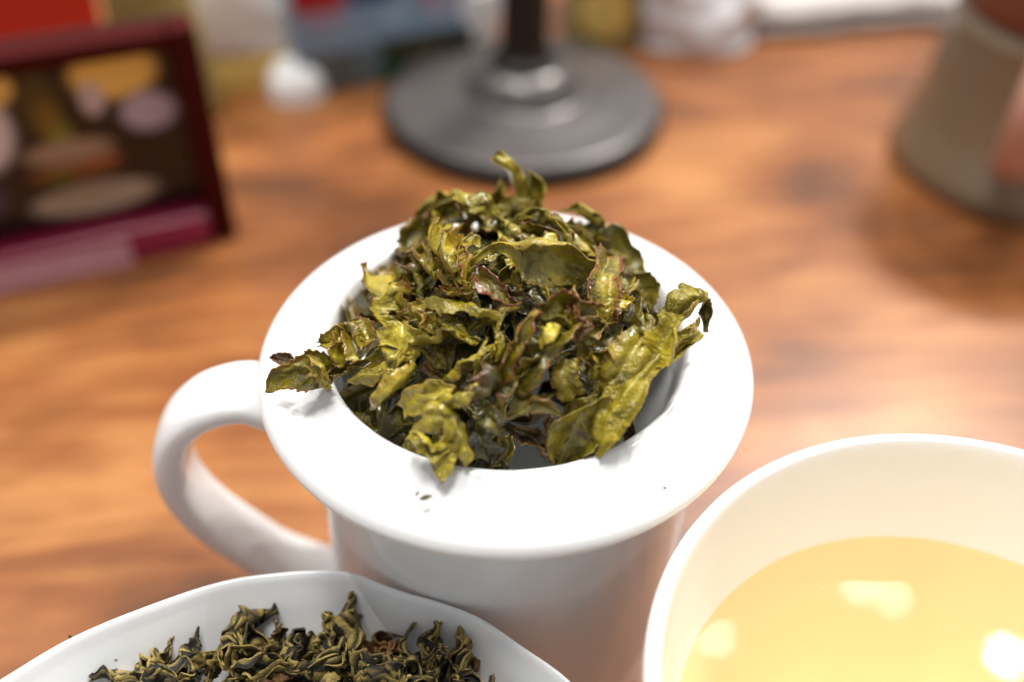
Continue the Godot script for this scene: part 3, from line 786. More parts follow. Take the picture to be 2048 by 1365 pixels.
	leaf("tea_leaf", "large bright green leaf with long pale stem across the heap", [Vector3(-6.7, 110.7, 3.6), Vector3(-2.9, 114.1, 2.6), Vector3(2.2, 115.5, 3.8), Vector3(7.9, 114.0, 4.4), Vector3(15.5, 109.1, 3.0)], {"w": 5.94, "roll": 52, "roll2": 36, "tone": 0.78, "red": 0.25, "cl": 70, "cr": 10, "fold": 4, "stem": 0.3, "cut": 0.1, "rough": 0.6, "pleats": 0.4, "seed": 33})
	leaf("tea_leaf", "pale lip folded along the top of the large bright leaf", [Vector3(1.3, 115.9, 3.5), Vector3(5.0, 115.4, 3.4), Vector3(9.6, 113.8, 2.5), Vector3(13.6, 111.2, 1.4)], {"w": 1.08, "roll": -10, "tone": 0.84, "red": 0.35, "cl": 60, "cr": 60, "seed": 34})
	leaf("tea_leaf", "blackened torn tip on the stem of the large bright leaf", [Vector3(0.9, 116.5, 4.3), Vector3(1.7, 116.4, 5.4), Vector3(2.5, 116.1, 5.8)], {"w": 0.81, "tone": 0, "brown": 0.7, "cl": 60, "cr": 60, "seed": 35})
	leaf("tea_leaf", "olive leaf shaded below the large bright leaf", [Vector3(1.4, 110.0, 5.6), Vector3(5.6, 110.9, 3.9), Vector3(9.8, 109.3, 4.4), Vector3(13.3, 106.0, 5.6)], {"w": 3.78, "roll": 40, "tone": 0.55, "red": 0.2, "cl": 40, "cr": 50, "seed": 36})
	leaf("tea_leaf", "upright toothed leaf with deep red edge in the middle of the heap", [Vector3(15.8, 105.4, 11.0), Vector3(15.4, 108.6, 8.7), Vector3(16.2, 110.0, 4.5), Vector3(17.6, 108.0, -3.9)], {"w": 3.87, "roll": 14, "tone": 0.58, "red": 0.95, "teeth": 0.7, "cl": 8, "cr": 22, "cut": 0.7, "cut2": 0.8, "rough": 0.45, "seed": 37})
	leaf("tea_leaf", "thin red hook standing at the left of the upright red edged leaf", [Vector3(13.6, 110.1, 10.5), Vector3(13.5, 111.3, 8.8), Vector3(14.0, 111.4, 6.4)], {"w": 0.81, "tone": 0.4, "red": 1.0, "cl": 120, "cr": 120, "cut": 0.8, "seed": 38})
	leaf("tea_leaf", "short yellow leaf with a torn end right of the red edged leaf", [Vector3(16.3, 105.9, 11.2), Vector3(18.9, 106.4, 6.5), Vector3(21.9, 103.7, -1.0)], {"w": 1.98, "roll": 25, "tone": 0.85, "red": 0.4, "cl": 40, "cr": 60, "cut2": 0.6, "seed": 39})
	leaf("tea_leaf", "wide ragged leaf with dark red points in front of the upright one", [Vector3(5.3, 110.6, 14.8), Vector3(8.6, 111.6, 14.0), Vector3(11.8, 110.7, 13.8), Vector3(14.9, 108.4, 12.0)], {"w": 3.6, "roll": 62, "tone": 0.6, "red": 1.0, "teeth": 1.5, "cl": 25, "cr": -20, "cut": 0.6, "cut2": 0.5, "seed": 40})
	leaf("tea_leaf", "folded leaf point with red teeth between the two red edged leaves", [Vector3(10.3, 109.2, 15.7), Vector3(11.0, 111.3, 13.3), Vector3(11.2, 112.3, 10.8)], {"w": 2.34, "roll": -15, "tone": 0.66, "red": 0.9, "teeth": 1.4, "cl": 30, "cr": 70, "seed": 41})
	leaf("tea_leaf", "thick red brown curled midrib right of the ragged red leaf", [Vector3(10.1, 112.3, 14.2), Vector3(11.1, 111.3, 15.8), Vector3(12.4, 109.6, 16.7)], {"w": 0.9, "tone": 0.3, "brown": 0.9, "red": 1.0, "cl": 150, "cr": 150, "cut": 0.9, "cut2": 0.7, "teeth": 0, "seed": 42})
	leaf("tea_leaf", "olive cup of leaf hanging under the ragged red leaf", [Vector3(9.5, 107.6, 15.1), Vector3(12.4, 107.7, 14.5), Vector3(15.9, 106.3, 11.0)], {"w": 3.78, "roll": 70, "tone": 0.5, "red": 0.4, "cl": 50, "cr": 50, "seed": 43})
	leaf("tea_leaf", "grey pink edged leaf in the shade left of the ragged leaf", [Vector3(-5.2, 111.2, 3.4), Vector3(-3.0, 111.2, 7.8), Vector3(-0.6, 110.4, 10.0), Vector3(1.9, 109.4, 10.6)], {"w": 2.34, "roll": 40, "tone": 0.35, "brown": 0.45, "red": 0.9, "cl": 30, "cr": 40, "mat": "leaf_wet", "seed": 44})
	leaf("tea_leaf", "dark brown leaf deep in the middle hollow", [Vector3(-1.8, 105.5, 7.9), Vector3(0.7, 107.1, 7.2), Vector3(4.0, 106.9, 6.9)], {"w": 2.7, "roll": 30, "tone": 0.3, "brown": 0.7, "red": 0.4, "seed": 45})
	leaf("tea_leaf", "rolled green leaf lying level like a tube, left of middle", [Vector3(-14.6, 106.0, 7.8), Vector3(-10.3, 108.8, 10.0), Vector3(-5.8, 109.7, 11.5), Vector3(-0.9, 107.6, 13.2)], {"w": 3.06, "roll": -30, "tone": 0.6, "red": 0.05, "cl": -170, "cr": -110, "cut": 0.7, "cut2": 0.4, "rough": 1.1, "teeth": 0.4, "seed": 46})
	leaf("tea_leaf", "yellow wedge of leaf with an orange edge below the rolled tube", [Vector3(-16.8, 104.5, 7.4), Vector3(-13.6, 105.8, 11.1), Vector3(-10.7, 104.5, 13.6)], {"w": 3.06, "roll": 20, "tone": 0.78, "red": 0.55, "cl": 30, "cr": 70, "cut": 0.8, "seed": 47})
	leaf("tea_leaf", "lumpy olive leaf gathered into folds, left of middle", [Vector3(-15.6, 101.9, 13.0), Vector3(-12.2, 105.9, 14.7), Vector3(-8.4, 107.0, 15.8), Vector3(-6.1, 104.6, 15.7)], {"w": 4.14, "roll": 35, "tone": 0.55, "red": 0.1, "cl": -50, "cr": 40, "rough": 2.0, "cut": 0.5, "cut2": 0.5, "seed": 48})
	leaf("tea_leaf", "green leaf lobe hanging below the lumpy olive leaf", [Vector3(-14.0, 102.0, 14.3), Vector3(-11.3, 102.7, 16.8), Vector3(-9.3, 101.5, 17.8)], {"w": 3.24, "roll": 40, "tone": 0.5, "red": 0.1, "cl": -40, "cr": -40, "rough": 1.4, "seed": 49})
	leaf("tea_leaf", "broad pale yellow leaf with a shining back, left", [Vector3(-14.1, 101.1, 15.3), Vector3(-17.7, 102.5, 13.7), Vector3(-21.9, 100.8, 9.1)], {"w": 4.68, "roll": -25, "tone": 0.92, "red": 0.1, "cl": -60, "cr": 30, "cut": 0.3, "rough": 0.8, "seed": 50})
	leaf("tea_leaf", "yellow green triangle of leaf under the broad pale leaf", [Vector3(-15.3, 100.0, 14.9), Vector3(-19.7, 98.7, 13.5), Vector3(-24.2, 95.3, 10.8)], {"w": 3.06, "roll": -55, "tone": 0.8, "red": 0.05, "cl": 20, "cr": 20, "cut": 0.7, "seed": 51})
	leaf("tea_leaf", "dull leaf tucked between the left rim leaf and the broad pale leaf", [Vector3(-30.5, 94.0, 14.7), Vector3(-25.9, 97.0, 14.7), Vector3(-22.1, 98.0, 14.4)], {"w": 2.7, "roll": 30, "tone": 0.32, "cl": 60, "cr": 60, "seed": 52})
	leaf("tea_leaf", "rolled yellow leaf with an orange bent end in the centre", [Vector3(-9.9, 99.5, 18.7), Vector3(-7.9, 103.1, 19.5), Vector3(-4.3, 105.6, 19.4), Vector3(-0.6, 107.1, 18.4)], {"w": 2.43, "roll": -15, "tone": 0.8, "red": 0.45, "cl": -130, "cr": -110, "cut": 0.6, "teeth": 0.3, "seed": 53})
	leaf("tea_leaf", "short leaf with orange end pointing at the rolled yellow leaf", [Vector3(-13.7, 100.4, 16.4), Vector3(-11.6, 100.8, 18.7), Vector3(-9.2, 100.2, 19.7)], {"w": 1.71, "roll": 20, "tone": 0.74, "red": 0.9, "cl": 70, "cr": 50, "seed": 54})
	leaf("tea_leaf", "thin straight yellow strip of leaf in the centre", [Vector3(-5.1, 102.9, 21.8), Vector3(-4.0, 105.8, 20.8), Vector3(-3.4, 107.7, 18.9)], {"w": 0.81, "roll": 20, "tone": 0.85, "red": 0.05, "cl": 50, "cr": 60, "cut": 0.6, "teeth": 0.3, "seed": 55})
	leaf("tea_leaf", "small bright yellow leaf beside the red toothed leaf in the centre", [Vector3(-2.0, 104.7, 19.3), Vector3(-0.4, 107.1, 18.4), Vector3(-0.0, 109.0, 16.3)], {"w": 2.16, "roll": 10, "tone": 0.9, "red": 0.2, "cl": 60, "cr": 40, "seed": 56})
	leaf("tea_leaf", "twisted yellow thread of leaf at the centre hollow", [Vector3(-0.8, 105.8, 16.9), Vector3(-0.5, 108.5, 15.2), Vector3(0.1, 110.0, 13.2)], {"w": 0.9, "roll": 40, "tone": 0.85, "red": 0.2, "cl": 90, "cr": 90, "seed": 57})
	leaf("tea_leaf", "long toothed green leaf with purple red points in the centre", [Vector3(-1.6, 102.4, 22.9), Vector3(-0.2, 106.5, 21.8), Vector3(2.3, 110.2, 20.7), Vector3(4.4, 113.1, 16.5)], {"w": 3.15, "roll": -5, "tone": 0.62, "red": 1.0, "teeth": 1.4, "cl": 55, "cr": 45, "cut": 0.6, "cut2": 0.4, "seed": 58})
	leaf("tea_leaf", "pale yellow flap folded over the long toothed leaf", [Vector3(4.7, 109.6, 21.0), Vector3(6.0, 111.4, 20.5), Vector3(7.4, 111.8, 18.8)], {"w": 2.16, "roll": -20, "tone": 0.95, "red": 0.25, "cl": -50, "cr": -40, "cut": 0.85, "cut2": 0.7, "mat": "leaf_matt", "seed": 59})
	leaf("tea_leaf", "wet glittering green leaf right of the long toothed leaf", [Vector3(5.4, 110.7, 16.4), Vector3(7.8, 110.4, 17.2), Vector3(10.2, 108.6, 17.2)], {"w": 2.52, "roll": 50, "tone": 0.42, "red": 0.05, "cl": 40, "cr": 40, "rough": 1.8, "mat": "leaf_wet", "seed": 60})
	leaf("tea_leaf", "shaded olive leaf below the pale yellow flap", [Vector3(1.6, 103.6, 20.4), Vector3(4.4, 106.3, 20.3), Vector3(7.5, 107.1, 18.3)], {"w": 3.96, "roll": 30, "tone": 0.45, "red": 0.2, "cl": 40, "cr": 50, "seed": 61})
	leaf("tea_leaf", "long dark twisted wet leaf with a purple tip, right of centre", [Vector3(-0.7, 100.9, 22.8), Vector3(3.2, 103.8, 23.4), Vector3(5.9, 107.7, 21.8), Vector3(8.9, 109.7, 19.0), Vector3(13.1, 109.0, 15.2)], {"w": 2.79, "roll": 25, "roll2": -25, "tone": 0.36, "red": 0.55, "cl": -120, "cr": -90, "cut": 0.4, "cut2": 0.5, "mat": "leaf_wet", "seed": 62})
	leaf("tea_leaf", "red brown ragged end beside the long dark twisted leaf", [Vector3(11.5, 106.9, 17.8), Vector3(12.8, 108.2, 16.7), Vector3(13.7, 108.4, 14.5)], {"w": 1.8, "tone": 0.35, "red": 1.0, "brown": 0.5, "teeth": 1.4, "cl": 40, "cr": 60, "seed": 63})
	leaf("tea_leaf", "square torn grey green leaf shining in front of the dark twist", [Vector3(9.3, 106.4, 20.4), Vector3(9.6, 104.7, 22.7), Vector3(10.9, 100.5, 23.8)], {"w": 2.79, "roll": -6, "tone": 0.52, "red": 0.35, "cl": -22, "cr": -28, "cut": 0.75, "cut2": 0.8, "rough": 0.6, "seed": 64})
	leaf("tea_leaf", "tiny curled tendril right of the square torn leaf", [Vector3(12.7, 102.5, 20.4), Vector3(13.2, 104.5, 19.4), Vector3(12.4, 105.5, 18.9), Vector3(12.0, 104.4, 19.6)], {"w": 0.72, "tone": 0.5, "brown": 0.3, "cl": 110, "cr": 110, "teeth": 0, "cut": 0.9, "seed": 65})
	leaf("tea_leaf", "ruffled bright yellow leaf with wavy lip, right of the square leaf", [Vector3(12.7, 105.2, 16.0), Vector3(15.2, 104.8, 17.3), Vector3(17.2, 101.8, 17.6)], {"w": 3.06, "roll": 45, "tone": 0.84, "red": 0.45, "cl": 60, "cr": 50, "rough": 1.9, "seed": 66})
	leaf("tea_leaf", "yellow leaf hanging below the ruffled yellow leaf", [Vector3(14.2, 102.2, 16.8), Vector3(14.8, 100.7, 18.8), Vector3(14.6, 98.0, 19.5)], {"w": 2.7, "roll": 0, "tone": 0.74, "red": 0.4, "cl": -40, "cr": 40, "rough": 1.3, "seed": 67})
	leaf("tea_leaf", "broad veined green leaf on the right of the heap", [Vector3(17.7, 98.5, 21.7), Vector3(18.9, 103.0, 19.9), Vector3(21.3, 106.0, 16.7), Vector3(23.9, 106.0, 9.2)], {"w": 4.23, "roll": -12, "tone": 0.62, "red": 0.3, "cl": -25, "cr": -30, "cut": 0.7, "cut2": 0.4, "rough": 0.45, "seed": 68})
	leaf("tea_leaf", "upright grey green leaf with pale edge above the broad veined leaf", [Vector3(22.0, 104.0, 14.4), Vector3(21.2, 107.0, 11.7), Vector3(22.9, 108.0, 6.5)], {"w": 2.61, "roll": 30, "tone": 0.4, "red": 0.05, "cl": 70, "cr": 30, "cut": 0.6, "mat": "leaf_wet", "seed": 69})
	leaf("tea_leaf", "olive leaf fold in the shade behind the broad veined leaf", [Vector3(18.0, 103.5, 7.7), Vector3(20.8, 103.0, 4.4), Vector3(24.3, 99.4, -2.7)], {"w": 2.7, "roll": 20, "tone": 0.5, "cl": 50, "cr": 50, "seed": 70})
	leaf("tea_leaf", "long pale folded leaf reaching from front to the right rim", [Vector3(14.6, 94.5, 30.2), Vector3(16.1, 98.0, 27.8), Vector3(18.5, 102.0, 24.0), Vector3(23.2, 104.0, 18.6), Vector3(31.6, 104.0, 10.5)], {"w": 4.05, "roll": -28, "roll2": 20, "tone": 0.6, "red": 0.12, "cl": 14, "cr": 22, "fold": -22, "cut": 0.35, "cut2": 0.45, "rough": 0.55, "teeth": 0.5, "mat": "leaf_matt", "seed": 71})
	leaf("tea_leaf", "yellow edged second ply under the long pale folded leaf", [Vector3(18.7, 98.0, 21.2), Vector3(22.8, 101.0, 17.8), Vector3(27.3, 102.5, 15.3), Vector3(32.1, 103.0, 10.4)], {"w": 1.98, "roll": 10, "tone": 0.76, "red": 0.1, "cl": 50, "cr": 30, "cut": 0.5, "cut2": 0.6, "teeth": 0.3, "mat": "leaf_matt", "seed": 72})
	leaf("tea_leaf", "fibrous torn stalk end of the long pale folded leaf", [Vector3(27.0, 105.0, 16.0), Vector3(29.3, 105.5, 13.7), Vector3(31.8, 105.5, 11.2)], {"w": 1.35, "roll": -10, "tone": 0.85, "cl": 90, "cr": 60, "cut": 0.8, "cut2": 0.9, "teeth": 1.2, "seed": 73})
	leaf("tea_leaf", "wide yellow leaf standing behind the long pale folded leaf", [Vector3(23.9, 102.0, 17.6), Vector3(25.6, 106.0, 16.6), Vector3(27.1, 109.0, 12.7)], {"w": 4.32, "roll": 18, "tone": 0.86, "red": 0.05, "cl": 30, "cr": 35, "cut": 0.6, "cut2": 0.6, "rough": 0.5, "seed": 74})
	leaf("tea_leaf", "olive leaf arched over the right side of the white rim", [Vector3(27.5, 103.0, 5.9), Vector3(29.9, 106.0, 4.1), Vector3(33.3, 106.0, 1.6), Vector3(35.2, 103.0, 1.9), Vector3(34.5, 98.0, 4.7)], {"w": 3.24, "roll": 30, "roll2": -20, "tone": 0.46, "red": 0.05, "cl": -40, "cr": -55, "cut": 0.5, "mat": "leaf_matt", "seed": 75})
	leaf("tea_leaf", "rolled olive leaf lying inside the arched right rim leaf", [Vector3(28.1, 101.0, 5.9), Vector3(31.0, 104.0, 6.0), Vector3(34.1, 104.5, 3.2)], {"w": 1.62, "roll": 10, "tone": 0.5, "cl": 130, "cr": 110, "teeth": 0.3, "seed": 76})
	leaf("tea_leaf", "large translucent cupped leaf at the front right of the opening", [Vector3(9.4, 89.0, 27.4), Vector3(10.6, 94.5, 26.3), Vector3(13.0, 98.5, 24.9), Vector3(17.5, 100.0, 22.9)], {"w": 5.76, "roll": 8, "tone": 0.58, "red": 0.08, "cl": 30, "cr": 50, "fold": 4, "cut": 0.5, "cut2": 0.5, "rough": 0.6, "seed": 77})
	leaf("tea_leaf", "greyish leaf wrapped along the left of the cupped front leaf", [Vector3(9.3, 88.0, 26.0), Vector3(10.0, 93.0, 24.4), Vector3(12.7, 97.0, 22.0)], {"w": 2.34, "roll": -50, "tone": 0.45, "red": 0.05, "cl": 60, "cr": 20, "teeth": 0.3, "seed": 78})
	leaf("tea_leaf", "dark olive leaf below the cupped leaf at the rim", [Vector3(11.1, 87.0, 25.0), Vector3(14.6, 90.0, 25.4), Vector3(18.3, 92.0, 23.3)], {"w": 2.7, "roll": 40, "tone": 0.5, "red": 0.1, "cl": 30, "cr": 30, "seed": 79})
	leaf("tea_leaf", "wet rolled leaf with a shining ridge above the cupped leaf", [Vector3(8.9, 95.0, 23.5), Vector3(11.4, 98.5, 22.7), Vector3(14.9, 101.0, 21.4)], {"w": 2.16, "roll": 10, "tone": 0.5, "red": 0.05, "cl": -110, "cr": -90, "mat": "leaf_wet", "teeth": 0.3, "seed": 80})
	leaf("tea_leaf", "olive leaf lying level under the square torn leaf", [Vector3(1.7, 100.4, 23.1), Vector3(4.9, 100.5, 23.9), Vector3(8.1, 101.0, 22.7)], {"w": 2.34, "roll": 40, "tone": 0.55, "red": 0.1, "cl": -70, "cr": 40, "mat": "leaf_wet", "seed": 81})
	leaf("tea_leaf", "wet curled leaf with a pinkish lip at the front centre", [Vector3(0.5, 99.0, 26.7), Vector3(2.5, 101.5, 26.3), Vector3(5.2, 102.0, 26.1), Vector3(7.9, 99.0, 25.9)], {"w": 2.61, "roll": 30, "tone": 0.42, "red": 0.6, "cl": 100, "cr": -60, "rough": 1.4, "mat": "leaf_wet", "seed": 82})
	leaf("tea_leaf", "brown strip hanging from the pink lipped curled leaf", [Vector3(8.2, 99.0, 25.2), Vector3(7.2, 96.0, 26.4), Vector3(7.9, 91.0, 27.7)], {"w": 1.35, "roll": 20, "tone": 0.45, "brown": 0.6, "red": 0.6, "cl": 70, "cr": 60, "seed": 83})
	leaf("tea_leaf", "purple brown folded leaf lying at the front of the opening", [Vector3(0.0, 96.0, 25.4), Vector3(3.4, 94.5, 26.6), Vector3(7.8, 90.0, 26.7)], {"w": 3.24, "roll": 45, "tone": 0.3, "brown": 0.85, "red": 0.1, "cl": 40, "cr": 60, "rough": 1.2, "seed": 84})
	leaf("tea_leaf", "dark green wrinkled leaf with two purple points, front centre", [Vector3(-4.4, 100.0, 25.3), Vector3(-2.2, 104.0, 24.8), Vector3(-0.7, 106.0, 22.4)], {"w": 3.96, "roll": -12, "tone": 0.14, "red": 0.5, "teeth": 1.5, "cl": 50, "cr": 40, "rough": 1.7, "cut": 0.5, "cut2": 0.6, "mat": "leaf_wet", "seed": 85})
	leaf("tea_leaf", "dark wet leaf with purple points right of the wrinkled one", [Vector3(-1.8, 101.0, 26.2), Vector3(0.5, 103.5, 25.4), Vector3(2.0, 105.0, 23.5)], {"w": 2.52, "roll": 0, "tone": 0.22, "red": 0.5, "teeth": 1.3, "cl": 40, "cr": 40, "rough": 1.5, "mat": "leaf_wet", "seed": 86})
	leaf("tea_leaf", "blackish wet crumpled leaf hanging at the front of the heap", [Vector3(-4.7, 99.0, 26.5), Vector3(-3.0, 97.5, 29.1), Vector3(-1.9, 93.0, 31.1)], {"w": 4.5, "roll": 10, "tone": 0.06, "red": 0.1, "cl": -60, "cr": -50, "rough": 2.0, "cut": 0.5, "mat": "leaf_wet", "seed": 87})
	leaf("tea_leaf", "dark curl with yellow edges on the blackish wet leaf", [Vector3(-4.2, 101.0, 29.2), Vector3(-2.4, 101.5, 30.5), Vector3(-0.5, 99.0, 30.0)], {"w": 1.35, "roll": 20, "tone": 0.22, "cl": -90, "cr": -90, "mat": "leaf_wet", "teeth": 0.2, "seed": 88})
	leaf("tea_leaf", "dark loop of leaf right of the blackish wet leaf", [Vector3(-2.7, 100.0, 28.0), Vector3(-1.5, 102.0, 28.0), Vector3(-0.5, 100.5, 29.5), Vector3(-1.3, 97.0, 29.9)], {"w": 1.44, "roll": 30, "tone": 0.12, "cl": -90, "cr": -90, "mat": "leaf_wet", "teeth": 0.2, "seed": 89})
	leaf("tea_leaf", "brownish yellow leaf edge right of the blackish wet leaf", [Vector3(0.0, 97.0, 26.2), Vector3(-0.2, 95.0, 29.2), Vector3(-1.7, 92.5, 31.5)], {"w": 1.71, "roll": -20, "tone": 0.55, "brown": 0.4, "red": 0.2, "cl": 40, "cr": 60, "rough": 1.3, "seed": 90})
	leaf("tea_leaf", "bright toothed leaf low behind the blackish wet leaf", [Vector3(1.0, 92.0, 23.7), Vector3(0.2, 90.0, 25.7), Vector3(-1.4, 88.0, 27.3)], {"w": 2.34, "roll": 0, "tone": 0.85, "red": 0.05, "teeth": 1.2, "cl": 20, "cr": 30, "seed": 91})
	leaf("tea_leaf", "green leaf with a shining ridge above the front rosette", [Vector3(-11.8, 98.5, 26.2), Vector3(-9.5, 102.5, 26.2), Vector3(-6.8, 104.0, 25.7), Vector3(-3.3, 105.0, 24.0)], {"w": 2.88, "roll": 20, "roll2": 10, "tone": 0.68, "red": 0.02, "teeth": 1.0, "cl": -70, "cr": -40, "rough": 1.0, "cut": 0.5, "seed": 92})
	leaf("tea_leaf", "domed leaf forming the top of the front rosette", [Vector3(-13.9, 98.0, 28.3), Vector3(-11.5, 101.0, 28.5), Vector3(-8.8, 101.5, 29.3), Vector3(-7.3, 98.0, 30.4)], {"w": 2.61, "roll": 38, "tone": 0.62, "red": 0.02, "cl": -95, "cr": -55, "rough": 0.9, "cut": 0.5, "cut2": 0.5, "teeth": 0.3, "seed": 93})
	leaf("tea_leaf", "inner curl of the front rosette", [Vector3(-9.8, 98.0, 31.0), Vector3(-8.7, 100.5, 30.5), Vector3(-7.8, 100.5, 31.5), Vector3(-8.0, 97.5, 32.6)], {"w": 1.8, "roll": -20, "tone": 0.72, "red": 0.02, "cl": -80, "cr": -80, "teeth": 0.3, "seed": 94})
	leaf("tea_leaf", "yellow lip on the left of the front rosette", [Vector3(-13.7, 98.5, 29.8), Vector3(-12.0, 98.0, 32.1), Vector3(-10.1, 97.5, 32.9), Vector3(-8.3, 98.0, 32.3)], {"w": 2.07, "roll": 55, "tone": 0.82, "red": 0.02, "cl": 60, "cr": 40, "cut": 0.6, "rough": 1.2, "seed": 95})
	leaf("tea_leaf", "yellow green leaf point of the front rosette hanging over the rim", [Vector3(-8.4, 98.0, 30.5), Vector3(-9.3, 96.8, 33.3), Vector3(-9.3, 94.8, 36.0)], {"w": 3.24, "roll": 4, "tone": 0.78, "red": 0.02, "teeth": 1.0, "cl": -30, "cr": -25, "cut": 0.6, "rough": 0.9, "seed": 96})
	leaf("tea_leaf", "right hand leaf of the front rosette reaching the rim", [Vector3(-7.7, 100.0, 27.9), Vector3(-6.2, 98.0, 30.9), Vector3(-5.7, 95.0, 33.9)], {"w": 2.43, "roll": -14, "tone": 0.7, "red": 0.02, "teeth": 0.9, "cl": -40, "cr": -30, "cut": 0.4, "rough": 0.8, "seed": 97})
	leaf("tea_leaf", "pale rolled leaf with orange edges at the front left", [Vector3(-21.0, 96.5, 23.3), Vector3(-18.1, 99.5, 22.6), Vector3(-15.7, 101.5, 21.1), Vector3(-14.3, 102.0, 18.8)], {"w": 4.5, "roll": -14, "tone": 0.86, "red": 0.3, "cl": 20, "cr": 118, "cut": 0.28, "cut2": 0.5, "rough": 0.5, "teeth": 0.4, "seed": 98})
	leaf("tea_leaf", "flat yellow green wing right of the pale rolled front left leaf", [Vector3(-16.7, 97.0, 23.9), Vector3(-13.5, 100.0, 23.9), Vector3(-10.1, 102.0, 24.1), Vector3(-7.7, 103.0, 23.9)], {"w": 2.88, "roll": 25, "tone": 0.8, "red": 0.35, "cl": 20, "cr": -20, "cut": 0.5, "rough": 0.6, "teeth": 0.4, "seed": 99})
	leaf("tea_leaf", "olive leaf behind the pale rolled front left leaf", [Vector3(-25.7, 97.0, 16.2), Vector3(-21.6, 100.0, 17.7), Vector3(-18.0, 102.0, 19.2)], {"w": 2.25, "roll": 30, "tone": 0.5, "cl": -60, "cr": -50, "teeth": 0.3, "seed": 100})
	leaf("tea_leaf", "black wet leaf in the gap left of the pale rolled leaf", [Vector3(-21.6, 95.0, 19.1), Vector3(-20.1, 97.0, 18.1), Vector3(-19.0, 98.0, 16.8)], {"w": 2.7, "roll": 0, "tone": 0.05, "cl": -60, "cr": -60, "mat": "leaf_wet", "seed": 101})
	leaf("tea_leaf", "yellowish leaf lying against the inner left wall of the strainer", [Vector3(-26.7, 85.0, 9.3), Vector3(-23.2, 84.5, 14.9), Vector3(-18.8, 83.5, 19.8)], {"w": 4.14, "roll": 20, "tone": 0.68, "red": 0.3, "cl": 20, "cr": 20, "cut": 0.6, "seed": 102})
	leaf("tea_leaf", "pale pointed leaf low inside the front left of the opening", [Vector3(-17.4, 86.0, 23.7), Vector3(-15.5, 89.0, 22.4), Vector3(-14.7, 91.0, 20.6)], {"w": 2.7, "roll": 0, "tone": 0.72, "red": 0.05, "cl": -30, "cr": -30, "seed": 103})
	leaf("tea_leaf", "dark olive leaf low between the rosette and the left wall", [Vector3(-20.7, 84.0, 17.9), Vector3(-16.5, 88.0, 18.0), Vector3(-12.4, 91.0, 19.6)], {"w": 3.6, "roll": 10, "tone": 0.4, "red": 0.1, "cl": 30, "cr": 40, "seed": 104})
	leaf("tea_leaf", "reddish brown strip hanging inside the right wall of the strainer", [Vector3(21.9, 93.0, 19.6), Vector3(21.4, 89.0, 19.9), Vector3(19.9, 85.0, 20.3)], {"w": 1.8, "roll": 10, "tone": 0.3, "brown": 0.95, "red": 0.2, "cl": 30, "cr": 30, "seed": 105})
	leaf("tea_leaf", "wide olive leaf sloping down the back right of the heap", [Vector3(11.8, 100.9, -20.0), Vector3(16.6, 98.9, -18.0), Vector3(22.3, 95.7, -13.0)], {"w": 5.4, "roll": 15, "tone": 0.4, "red": 0.1, "cl": 15, "cr": 20, "cut": 0.5, "seed": 106})
	leaf("tea_leaf", "wide dull leaf sloping down the back of the heap under the stalk", [Vector3(-5.3, 104.1, -20.0), Vector3(2.3, 103.1, -20.0), Vector3(9.9, 102.5, -21.0)], {"w": 5.4, "roll": 40, "tone": 0.45, "red": 0.1, "cl": 15, "cr": 20, "cut": 0.5, "seed": 107})
	leaf("tea_leaf", "wide shaded leaf at the back left of the heap", [Vector3(-20.4, 97.4, -16.0), Vector3(-16.8, 99.2, -20.0), Vector3(-11.1, 101.4, -22.0)], {"w": 5.4, "roll": 30, "tone": 0.3, "red": 0.2, "cl": 20, "cr": 20, "cut": 0.5, "seed": 108})
	leaf("tea_leaf", "broad olive leaf filling the right of the heap below the red edged one", [Vector3(9.0, 103.0, 14.9), Vector3(13.9, 103.4, 12.7), Vector3(20.3, 101.7, 6.8)], {"w": 4.5, "roll": 30, "tone": 0.42, "red": 0.2, "cl": 20, "cr": 25, "cut": 0.5, "seed": 109})
	leaf("tea_leaf", "glossy dark leaf filling the hollow in front of the centre", [Vector3(-6.4, 97.3, 19.8), Vector3(-1.9, 96.4, 21.2), Vector3(2.5, 97.8, 21.3)], {"w": 4.5, "roll": 40, "tone": 0.12, "red": 0.1, "cl": 20, "cr": 30, "cut": 0.5, "mat": "leaf_wet", "seed": 110})
	# the rest of the heap: smaller leaves wedged between and below
	var r := RandomNumberGenerator.new()
	r.seed = 77
	for k in 62:
		var a := r.randf() * TAU
		var q := sqrt(r.randf()) * 0.97
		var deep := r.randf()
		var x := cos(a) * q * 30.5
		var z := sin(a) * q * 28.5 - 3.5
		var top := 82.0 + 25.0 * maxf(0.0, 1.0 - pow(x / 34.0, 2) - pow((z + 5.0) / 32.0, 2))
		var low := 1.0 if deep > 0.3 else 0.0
		# the opening stays clear of leaves at the front right, where the glaze shows
		if (z > 13.0 and x > 1.0 and x < 22.0) or (x > 17.0 and z > -4.0):
			continue
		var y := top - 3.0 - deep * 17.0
		var wall := 29.5 if y < 86.0 else 40.0
		if Vector2(x, z).length() > wall - 2.0:
			continue
		var dir := Vector3(r.randf_range(-1, 1), r.randf_range(-0.35, 0.35), r.randf_range(-1, 1)).normalized()
		var len_ := r.randf_range(4.0, 8.0)
		var bow := Vector3(r.randf_range(-1.5, 1.5), r.randf_range(0.5, 3.0), r.randf_range(-1.5, 1.5))
		var c := Vector3(x, y, z)
		var pts := [c - dir * len_, c + bow, c + dir * len_ * 0.9]
		for n in 3:
			var flat := Vector2(pts[n].x, pts[n].z)
			if flat.length() > 29.0:
				flat = flat.normalized() * 29.0
				pts[n] = Vector3(flat.x, pts[n].y, flat.y)
